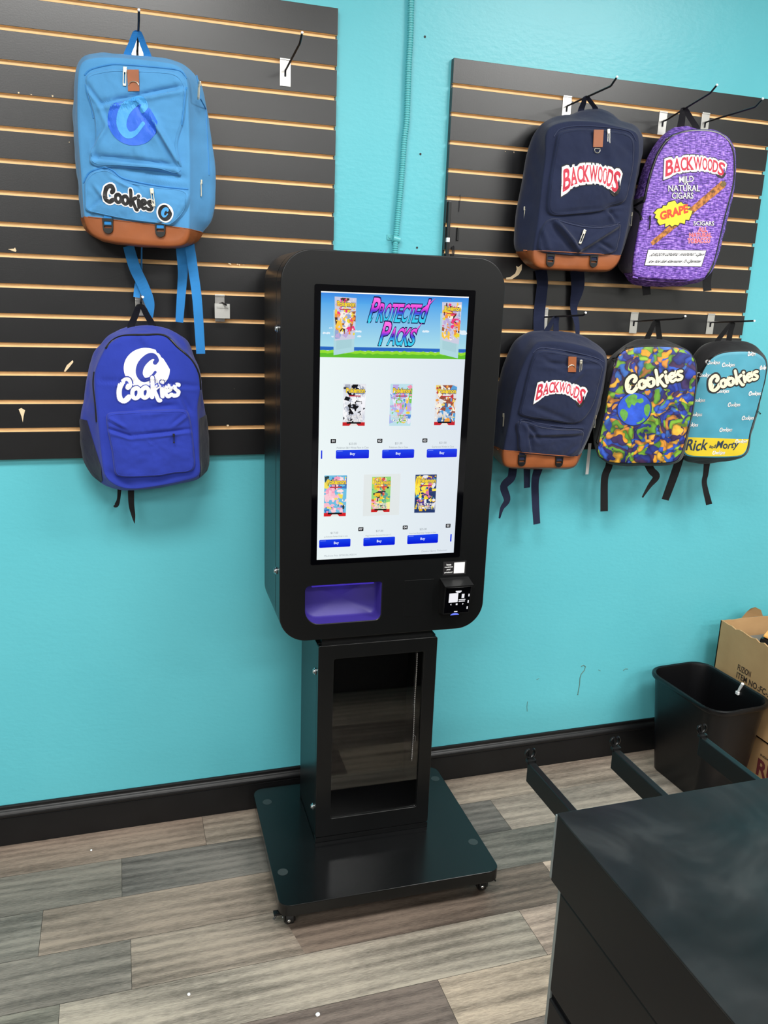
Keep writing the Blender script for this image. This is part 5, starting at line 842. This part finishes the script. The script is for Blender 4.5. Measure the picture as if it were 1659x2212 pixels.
# royal blue backpack
R, S, d = backpack('bl', 'royal blue backpack with white cookie emblem, hanging below the light blue one', dict(body=blf, web=M['webblack'], zip=M['plastic'], pull=M['plastic'], pocket=meshn), dict(seed=5, pocket_side=False, pullk=.6, bulge=.012, hw=.010))
a, b, c = d['dec']['disc']; r1, r2 = dn(a, b), dn(a, c); P = disc_pts(a, r1, r2*1.08)
conform(S, P, [tuple(range(len(P)))], .001, 'round_emblem', M['white'], R, .008); big_c(S, (a[0], a[1]), r1*.78, mat('royal_blue_ink', C(34, 52, 152), .7), R, .14)
a, b, c = d['dec']['cook']; f = aff(a, b, c); P, F = script('Cookies', f, .0074); conform(S, P, F, .0014, 'wordmark_gap', bpy.data.materials['royal_blue_ink'], R); P, F = script('Cookies', f, .0052); conform(S, P, F, .0021, 'wordmark', M['white'], R)
# navy backpacks
for key, lab, sd in (('n1', 'navy backpack with arched red and white lettering, upper row beside the purple one', 8), ('n2', 'navy backpack with arched red and white lettering, lower row nearest the kiosk', 13)):
    R, S, d = backpack(key, lab, dict(body=nav, web=navw, zip=navz, pull=M['nickel']), dict(seed=sd, noise=.003, ring_low=key == 'n1'))
    arch_word(S, d['dec']['arch'], 'BACKWOODS', R)
# purple backpack
def burlap():
    m, n, l, b_ = nt('purple_burlap_print'); tc = n.new('ShaderNodeTexCoord').outputs['Object']
    a1 = tex(n, l, 'ShaderNodeTexNoise', 60, tc, (1.2, 1, 5.5), Detail=2.0); a2 = tex(n, l, 'ShaderNodeTexNoise', 60, tc, (5, 1, 1), Detail=2.0)
    mx = n.new('ShaderNodeMath'); mx.operation = 'MULTIPLY_ADD'; l.new(a1.outputs[0], mx.inputs[0]); mx.inputs[1].default_value = .75
    m2 = n.new('ShaderNodeMath'); m2.operation = 'MULTIPLY'; l.new(a2.outputs[0], m2.inputs[0]); m2.inputs[1].default_value = .25; l.new(m2.outputs[0], mx.inputs[2])
    l.new(ramp(n, l, mx.outputs[0], [(.40, C(66, 38, 120)), (.47, C(102, 66, 166)), (.54, C(134, 92, 196)), (.62, C(178, 142, 228))]), b_.inputs['Base Color']); b_.inputs['Roughness'].default_value = .6; bump(n, l, b_, a1.outputs[0], .2, .001); return m
R, S, d = backpack('pu', 'purple burlap print backpack with yellow starburst and a cigar picture', dict(body=burlap(), web=M['webblack'], zip=M['plastic'], pull=M['plastic'], pocket=purm), dict(seed=21, noise=.0012, pocket_side=True, hw=.012))
e = d['dec']; arch_word(S, e['arch'], 'BACKWOODS', R)
for k, s in (('mild', 'MILD'), ('n', 'n'), ('nat', 'NATURAL'), ('cig', 'CIGARS'), ('five', '5CIGARS')): line_text(S, s, e[k], M['white'], R, .012, (M['blackp'], .05), 'printed_text')
M['pinkp'] = mat('pink_print', C(235, 120, 170), .6)
for k, s in (('all', 'ALL'), ('natural', 'NATURAL'), ('tob', 'TOBACCO')): line_text(S, s, e[k], M['redp'], R, .01, (mat('pale_pink_print', C(246, 196, 222), .6) if 'pp' not in M else M['pp'], .08), 'printed_text')
# cigar
a, b, w_ = e['cigar'][0], e['cigar'][1], .0098
m, n_, l_, b_ = nt('cigar_print'); t_ = tex(n_, l_, 'ShaderNodeTexNoise', 90, Detail=5.0); l_.new(ramp(n_, l_, t_.outputs[0], [(.35, C(96, 62, 30)), (.5, C(176, 108, 48)), (.65, C(206, 140, 74))]), b_.inputs['Base Color']); b_.inputs['Roughness'].default_value = .7
dx, dz = b[0]-a[0], b[1]-a[1]; L_ = hypot(dx, dz); nx, nz = -dz/L_, dx/L_; P = []
for i in range(21):
    t = i/20; k = w_*(.72+.45*t)*(.75 if i in (0, ) else 1)*(1+.06*sin(i*1.9)); P.append((a[0]+dx*t+nx*k, a[1]+dz*t+nz*k))
P2 = [(2*(a[0]+dx*(20-i)/20)-P[20-i][0], 2*(a[1]+dz*(20-i)/20)-P[20-i][1]) for i in range(21)]
conform(S, P+P2, [tuple(range(42))], .0010, 'cigar_picture', m, R); k = .0095; P = []
for i in range(14): an = 2*pi*i/14; rr = k*(1.1 if i % 2 else .75); P.append((b[0]+rr*cos(an), b[1]+rr*sin(an)))
conform(S, P, [tuple(range(14))], .0015, 'cigar_end', mat('cigar_end_print', C(112, 92, 50), .7, var=.4, vscale=200), R)
a = e['burst'][0]; rx, rz = dn(a, e['burst'][1]), dn(a, e['burst'][2]); P = []; Pb = []
for i in range(36):
    an = 2*pi*i/36; k = 1.0 if i % 2 else .80; k *= 1+.06*sin(i*2.3); P.append((a[0]+rx*k*cos(an), a[1]+rz*k*sin(an)+.10*rx*cos(an))); Pb.append((a[0]+rx*(k+.05)*cos(an), a[1]+rz*(k+.07)*sin(an)+.10*rx*cos(an)))
conform(S, Pb, [tuple(range(36))], .0016, 'starburst_edge', M['blackp'], R); conform(S, P, [tuple(range(36))], .0021, 'starburst', mat('yellow_print', C(248, 226, 52), .6), R)
q = e['grape']; q = [q[0], q[1], q[2]]; f = aff(*q); P, F = text_st('GRAPE', .05); conform(S, [f(x, y) for x, y in P], F, .0028, 'flavour_text', mat('orange_red_print', C(222, 70, 40), .6), R)
P = e['label']; conform(S, [(sum(p[0] for p in P)/4+(p[0]-sum(z[0] for z in P)/4)*1.02, sum(p[1] for p in P)/4+(p[1]-sum(z[1] for z in P)/4)*1.05) for p in P], [(0, 1, 2, 3)], .0010, 'warning_label_edge', M['blackp'], R); conform(S, P, [(0, 1, 2, 3)], .0015, 'warning_label', M['white'], R)
line_text(S, 'SURGEON GENERAL WARNING : Cigars', e['l1'], mat('dark_grey_print', C(34, 32, 40), .6), R, .022, None, 'warning_text', .1); line_text(S, 'Are Not Safe Alternative To Cigarettes', e['l2'], mat('dark_grey_print', C(34, 32, 40), .6), R, .022, None, 'warning_text', .1)
# globe print backpack
def clutter():
    m, n, l, b_ = nt('tangled_blob_print'); tc = n.new('ShaderNodeTexCoord').outputs['Object']
    wn = tex(n, l, 'ShaderNodeTexNoise', 16, tc, Detail=2.0); vm = n.new('ShaderNodeVectorMath'); vm.operation = 'MULTIPLY_ADD'; l.new(wn.outputs['Color'], vm.inputs[0]); vm.inputs[1].default_value = (.10, 0, .10); l.new(tc, vm.inputs[2])
    vo = tex(n, l, 'ShaderNodeTexVoronoi', 62, vm.outputs[0]); sp = n.new('ShaderNodeSeparateColor'); l.new(vo.outputs['Color'], sp.inputs[0])
    pal = [C(40, 66, 170), C(120, 170, 50), C(58, 40, 92), C(228, 158, 46), C(38, 52, 130), C(96, 150, 48), C(52, 92, 196), C(236, 178, 60), C(70, 44, 84), C(60, 110, 190), C(150, 190, 60), C(44, 40, 110), C(214, 140, 60)]
    col = ramp(n, l, sp.outputs[0], [(i/len(pal), c_) for i, c_ in enumerate(pal)], 'CONSTANT')
    ed = ramp(n, l, vo.outputs['Distance'], [(.0, (1.2, 1.2, 1.2, 1)), (.45, (.85, .85, .85, 1)), (.72, (.35, .35, .45, 1))]); mr = n.new('ShaderNodeMix'); mr.data_type = 'RGBA'; mr.blend_type = 'MULTIPLY'; mr.inputs[0].default_value = 1
    l.new(col, mr.inputs[6]); l.new(ed, mr.inputs[7]); l.new(mr.outputs[2], b_.inputs['Base Color']); b_.inputs['Roughness'].default_value = .5; return m
M['cream'] = mat('cream_print', C(246, 232, 196), .6)
def drippy(S, q, R, scale=1.0):
    f = aff(*q); base, F = script('Cookies', f, .0098*scale)
    conform(S, base, F, .0012, 'wordmark_outline', M['blackp'], R)
    P, F = script('Cookies', f, .0050*scale); rg = random.Random(4); tot = 40; P = list(P); F = list(F)
    for i in range(26):
        p = f(rg.uniform(.03, .97), rg.uniform(.1, .75)); r = rg.uniform(.0016, .003)*scale; dl = rg.uniform(.004, .009)
        k = len(P); P += [(p[0]+r*cos(2*pi*j/10), p[1]-dl*.5+(r+dl*.5)*sin(2*pi*j/10)) for j in range(10)]; F.append(tuple(range(k, k+10)))
    conform(S, P, F, .0019, 'wordmark', M['cream'], R)
R, S, d = backpack('ea', 'black backpack with tangled green, blue and orange print and a globe, lower row', dict(body=blk, web=M['webblack'], zip=M['plastic'], pull=M['plastic'], front=clutter()), dict(seed=31, front=1, noise=.0015, pullk=.8))
e = d['dec']; a = e['globe'][0]; rx, rz = dn(a, e['globe'][1]), dn(a, e['globe'][2]); M['sea'] = mat('sea_blue_print', C(40, 84, 200), .5, var=.3, vscale=30); M['land'] = mat('land_green_print', C(96, 160, 66), .5, var=.25, vscale=60)
P = disc_pts(a, rx*1.06, rz*1.06, False); conform(S, P, [tuple(range(60))], .0010, 'globe_rim', mat('deep_blue_print', C(22, 34, 92), .6), R); P = disc_pts(a, rx, rz, False); conform(S, P, [tuple(range(60))], .0015, 'globe', M['sea'], R)
LANDS = [[(-.62, .55), (-.40, .82), (-.1, .93), (.1, .80), (.02, .62), (.22, .66), (.40, .70), (.5, .5), (.3, .38), (.1, .45), (-.02, .22), (-.2, .30), (-.28, .05), (-.42, .12), (-.5, .34)], [(.62, .28), (.86, .35), (.95, .0), (.84, -.42), (.66, -.25), (.58, .0)], [(-.75, -.02), (-.5, -.10), (-.34, -.35), (-.5, -.78), (-.68, -.62), (-.86, -.3)], [(.2, -.85), (.5, -.7), (.62, -.5), (.7, -.66), (.4, -.9)]]
for Lp in LANDS: P = [(a[0]+rx*x, a[1]+rz*z) for x, z in catmull(Lp, 3, True)]; conform(S, P, [tuple(range(len(P)))], .0020, 'globe_land', M['land'], R)
drippy(S, e['cook'], R, .95)
# teal and yellow print backpack
R, S, d = backpack('rm', 'black backpack with teal printed front and yellow lower band, rightmost in the lower row', dict(body=blk, web=M['webblack'], zip=M['plastic'], pull=M['plastic'], front=mat('teal_print', C(70, 150, 172), .5, var=.12, vscale=12)), dict(seed=41, front=1, noise=.0015, pullk=.6))
e = d['dec']; bnd = e['band']; rF_ = polar(d['F'], centre(d['F'])); cF_ = centre(d['F']); low = []
PF = [(cF_[0]+.965*rF_[i]*cos(2*pi*i/NA), cF_[1]+.965*rF_[i]*sin(2*pi*i/NA)) for i in range(NA)]
def bz_(u):
    for p, q in zip(bnd, bnd[1:]):
        if p[0] <= u <= q[0]: return p[1]+(q[1]-p[1])*(u-p[0])/(q[0]-p[0])
    return bnd[-1][1] if u > bnd[-1][0] else bnd[0][1]
low = [p for p in PF if p[1] < bz_(p[0])]; low.sort(key=lambda p: math.atan2(p[1]-cF_[1], p[0]-cF_[0]))
conform(S, low, [tuple(range(len(low)))], .0008, 'yellow_band', mat('yellow_band_print', C(222, 196, 44), .5), R)
sp = .0105
for (u, w_) in e['minis']:
    hw_ = .0205
    if not all(hypot(u+s_*hw_-cF_[0], (w_-cF_[1])*.8) < .135 for s_ in (-1, 1)): hw_ = .012
    P, F = script('Cookies', aff((u-hw_, w_-.004), (u+hw_, w_-.002), (u-hw_, w_+.007)), .0011, 8); conform(S, P, F, .0011, 'small_wordmark', M['white'], R)
a, b, c = e['rick']
for s, s0, s1, h0, h1 in (('Rick', 0, .40, -.05, 1.0), ('and', .44, .56, .15, .50), ('Morty', .58, 1.0, -.1, .85)):
    f = aff(a, b, c); P, F = text_st(s, .02); conform(S, [f(s0+(s1-s0)*(x+.12*(y-.5)), h0+(h1-h0)*(y)+.06*sin(x*9)) for x, y in P], F, .0016, 'title_text', mat('dark_navy_ink', C(34, 52, 74), .6), R)
drippy(S, e['cook'], R, .9)


# ---------------------------------------------------------------- waste bin
bn = empty('waste_bin', (1.345, -.245, 0), radians(3), 'black rectangular plastic waste bin on the floor beside the cardboard boxes', 'waste bin')
def rr3(hx, hy, r, z, n=7): return [(x, y, z) for x, y in rrect(-hx, hx, -hy, hy, r, n)]
prof_ = [(.090, .135, .04, .0), (.094, .140, .042, .003), (.104, .153, .05, .12), (.116, .168, .058, .28), (.123, .176, .062, .362), (.131, .184, .066, .365), (.134, .187, .068, .372), (.133, .186, .068, .380), (.129, .182, .066, .383), (.123, .176, .064, .380), (.120, .173, .062, .37), (.112, .164, .056, .26), (.100, .150, .048, .10), (.090, .137, .042, .006)]
V = []; F = []; rings = [rr3(*p) for p in prof_]; n = len(rings[0])
for r in rings: V += r
for j in range(len(rings)-1):
    for i in range(n): F.append((j*n+i, j*n+(i+1) % n, (j+1)*n+(i+1) % n, (j+1)*n+i))
F += [tuple(range(n))[::-1], tuple((len(rings)-1)*n+i for i in range(n))]
b_o = mesh('bin_shell', V, F, mat('black_bin_plastic', C(12, 12, 14), .33, spec=.35, bmp=.1, bscale=120), bn, True)
try: b_o.data.set_sharp_from_angle(angle=radians(40))
except Exception: pass
ct = MB(); ct.tube([(1.462, -.262, .352), (1.462, -.270, .372), (1.461, -.279, .391)], [.004, .005, .0055], 8); ct.box(1.457, 1.466, -.268, -.254, .340, .352, .002)
tag(ct.build('plastic_clip', M['white']), 'small white plastic clip hooked on the rim of the black waste bin', 'clip')
# ---------------------------------------------------------------- cardboard boxes
def card_mat():
    m, n, l, b = nt('corrugated_cardboard'); t = tex(n, l, 'ShaderNodeTexNoise', 9, Detail=5.0)
    l.new(ramp(n, l, t.outputs[0], [(.3, C(176, 138, 94)), (.7, C(190, 152, 106))]), b.inputs['Base Color']); b.inputs['Roughness'].default_value = .8
    wv = tex(n, l, 'ShaderNodeTexWave', 60); wv.bands_direction = 'Z'; bump(n, l, b, wv.outputs['Fac'], .08, .0006); return m
M['card'] = card_mat(); M['ink'] = mat('box_ink', C(52, 40, 30), .8); M['redink'] = mat('dark_red_ink', C(96, 30, 34), .8)
bx0, bx1, by0, by1 = 1.507, 1.90, -.52, -.075
def face_text(par, s, x, y0, y1, z, h, m, off=.03, slope=0.0):
    P, F = text_st(s, off); o = mesh('printed_text', [(x, y0+(y1-y0)*p[0], z+h*p[1]+slope*p[0]) for p in P], F, m, par); return o
lowb = empty('cardboard_box', ((bx0+bx1)/2, (by0+by1)/2, 0), 0, 'closed brown cardboard box on the floor, under the open one', 'box')
def rel(o, e):
    o.parent = e; o.matrix_parent_inverse = Matrix.Translation(-Vector(e.location)); return o
rel(MB().box(bx0+.006, bx1, by0, by1-.004, 0, .205, .003).build('box_body', M['card']), lowb)
q = MB(); q.box(bx0+.0045, bx0+.0062, -.47, -.34, .05, .165)
for s, y0, y1, z, h, mm in (('RU', -.355, -.45, .07, .06, M['redink']), ('INOX', -.36, -.40, .145, .008, M['ink'])):
    o = face_text(None, s, bx0+.0040, y0, y1, z, h, mm); rel(o, lowb)
op = empty('cardboard_box', ((bx0+bx1)/2, (by0+by1)/2, .206), 0, 'open-topped brown cardboard box with torn rim and black lettering, stacked behind the bin', 'box')
t_ = .005; zt = .548; q = MB(); z0 = .206
# walls with a torn, wavy rim
def wallstrip(pa, pb, nrm, jag, seed):
    rg = random.Random(seed); N = 22; V = []; F = []
    for i in range(N+1):
        t = i/N; x, y = pa[0]+(pb[0]-pa[0])*t, pa[1]+(pb[1]-pa[1])*t; zz = zt+jag*rg.uniform(-1, .4)*(1 if 0 < i < N else 0)
        V += [(x, y, z0), (x, y, zz), (x+nrm[0]*t_, y+nrm[1]*t_, zz+.001*rg.random()), (x+nrm[0]*t_, y+nrm[1]*t_, z0)]
    for i in range(N):
        for k in range(4): F.append((4*i+k, 4*i+4+k, 4*i+4+(k+1) % 4, 4*i+(k+1) % 4))
    F += [(0, 1, 2, 3), (4*N+3, 4*N+2, 4*N+1, 4*N)]; q.add(V, F)
wallstrip((bx0, by1), (bx0, by0), (1, 0), .006, 1); wallstrip((bx1, by0), (bx1, by1), (-1, 0), .002, 2); wallstrip((bx0, by1), (bx1, by1), (0, -1), .002, 3); wallstrip((bx1, by0), (bx0, by0), (0, 1), .003, 4)
q.box(bx0, bx1, by0, by1, z0, z0+.005)
q.add([(1.60, by1, zt), (1.70, by1, zt), (1.69, by1+.004, zt+.024), (1.665, by1+.008, zt+.036), (1.64, by1+.004, zt+.034), (1.625, by1+.006, zt+.02)], [(0, 1, 2, 3, 4, 5), (5, 4, 3, 2, 1, 0)])
rel(q.build('box_walls', M['card']), op)
for s, y0, y1, z, h, sl in (('FUZION', -.196, -.262, .402, .022, .0), ('ITEM NO.:FC-205', -.196, -.39, .372, .022, .0), ('G.W.:', -.196, -.26, .342, .022, 0)):
    if s == 'G.W.:': continue
    rel(face_text(None, s, bx0-.0012, y0, y1, z, h, M['ink'], .02), op)
# things lying in the open box
def smallbox(name, c, s, rz, rx, m, label):
    mb = MB().box(-s[0]/2, s[0]/2, -s[1]/2, s[1]/2, -s[2]/2, s[2]/2, .0015); o = mb.build(name, m); o.location = c; o.rotation_euler = (radians(rx), 0, radians(rz)); tag(o, label, 'package'); return o
smallbox('package', (1.70, -.29, .36), (.35, .30, .29), 0, 0, mat('plain_grey_carton', C(120, 112, 104), .7), 'plain grey carton filling the open cardboard box under the small packets')
smallbox('package', (1.655, -.235, .524), (.10, .12, .008), 35, 12, mat('orange_packet', C(232, 170, 90), .5), 'orange packet lying on top inside the open cardboard box')
smallbox('package', (1.625, -.30, .511), (.14, .06, .006), 28, 0, mat('white_packet', C(214, 214, 212), .5), 'flat white and grey packet in the open cardboard box')
smallbox('package', (1.66, -.345, .514), (.11, .07, .010), 30, 5, mat('yellow_packet', C(246, 208, 40), .5), 'yellow packet at the picture edge in the open cardboard box')
smallbox('package', (1.60, -.215, .516), (.045, .035, .018), 30, 8, M['plastic'], 'small black packet near the torn corner in the open cardboard box')
# ---------------------------------------------------------------- black display stand in the foreground
T = empty('display_table', (.60, -1.98, 0), 0, 'black display counter in the right foreground with scuffed dusty top', 'display counter')
tx0, tx1, ty0, ty1, tz = .018, 1.35, -2.75, -1.461, .90
def topmat():
    m, n, l, b = nt('scuffed_black_top'); t = tex(n, l, 'ShaderNodeTexNoise', 4.5, Detail=6.0, Distortion=1.6)
    l.new(ramp(n, l, t.outputs[0], [(.38, C(8, 9, 11)), (.52, C(16, 18, 20)), (.68, C(34, 36, 37))]), b.inputs['Base Color'])
    t2 = tex(n, l, 'ShaderNodeTexNoise', 6, Detail=4.0); l.new(ramp(n, l, t2.outputs[0], [(.3, (.26, .26, .26, 1)), (.7, (.55, .55, .55, 1))]), b.inputs['Roughness']); b.inputs['Specular IOR Level'].default_value = .36; return m
def trel(mb, nm, m, par=None): o = mb.build(nm, m); rel(o, T); return o
M['cab'] = mat('black_cabinet_face', C(12, 12, 14), .4, spec=.3, var=.15, vscale=5)
trel(MB().box(tx0, tx1, ty0, ty1, tz-.004, tz, .0012), 'counter_top', topmat())
trel(MB().box(tx0+.0005, tx1, ty0, ty1-.0005, .778, tz-.0042, .0006), 'upper_drawer_front', M['cab'])
trel(MB().box(tx0+.016, tx1, ty0, ty1-.010, .005, .777, .002).box(tx0+.010, tx1, ty0, ty1-.014, .575, .764, .003).box(tx0+.010, tx1, ty0, ty1-.014, .37, .560, .003).box(tx0+.010, tx1, ty0, ty1-.014, .10, .355, .003), 'side_panels', M['cab'])
trel(MB().box(tx0-.001, tx0+.0035, ty1-.0015, ty1+.0035, .782, tz-.004, .001).box(tx0+.010, tx0+.015, ty1-.016, ty1-.008, .0, .777, .0015), 'metal_edge_trim', mat('brushed_edge_metal', C(150, 158, 158), .35, .6))
# shelf brackets sticking out behind the counter
for i, x in enumerate((.088, .268, .466)):
    y_e = -1.243; z1, z0 = .852, .812; th = .013
    b = empty('shelf_bracket', (x, -1.46, .83), 0, ('leftmost', 'middle', 'rightmost')[i]+' of the three black metal bracket arms sticking out behind the display counter', 'bracket', 'bracket arms behind the display counter')
    mb = MB(); mb.box(x-th/2, x+th/2, -1.4605, y_e, z0, z1, .0015); rel(mb.build('arm', M['kiosk']), b)
    hk = MB(); hk.tube([(x, y_e+.002, z1-.004), (x, y_e+.004, z1+.006)]+[(x+.009*sin(radians(a)), y_e+.004, z1+.015-.009*cos(radians(a))) for a in range(-150, 151, 20)], .0028, 8); hk.box(x-.009, x+.009, y_e-.006, y_e+.004, z1-.002, z1+.005, .0015)
    rel(hk.build('end_hook', M['kiosk']), b)
# small debris on the floor and on the baseboard
for (x, y), r, lab in (((-.507, -.737), .0042, 'small white crumb on a knot of the floor plank at the lower left'), ((-.217, -.879), .0055, 'shiny pale pebble on the floor at the bottom centre'), ((-.748, -.107), .0035, 'small pale crumb on the floor near the left baseboard')):
    bm = bmesh.new(); bmesh.ops.create_icosphere(bm, subdivisions=2, radius=r)
    for v in bm.verts: v.co.z *= .6; v.co += v.co*.25*mn.noise(v.co*400)
    mb = MB(); mb.bm(bm); o = mb.build('crumb', M['white'], None, True); o.location = (x, y, r*.58); tag(o, lab, 'crumb', None)
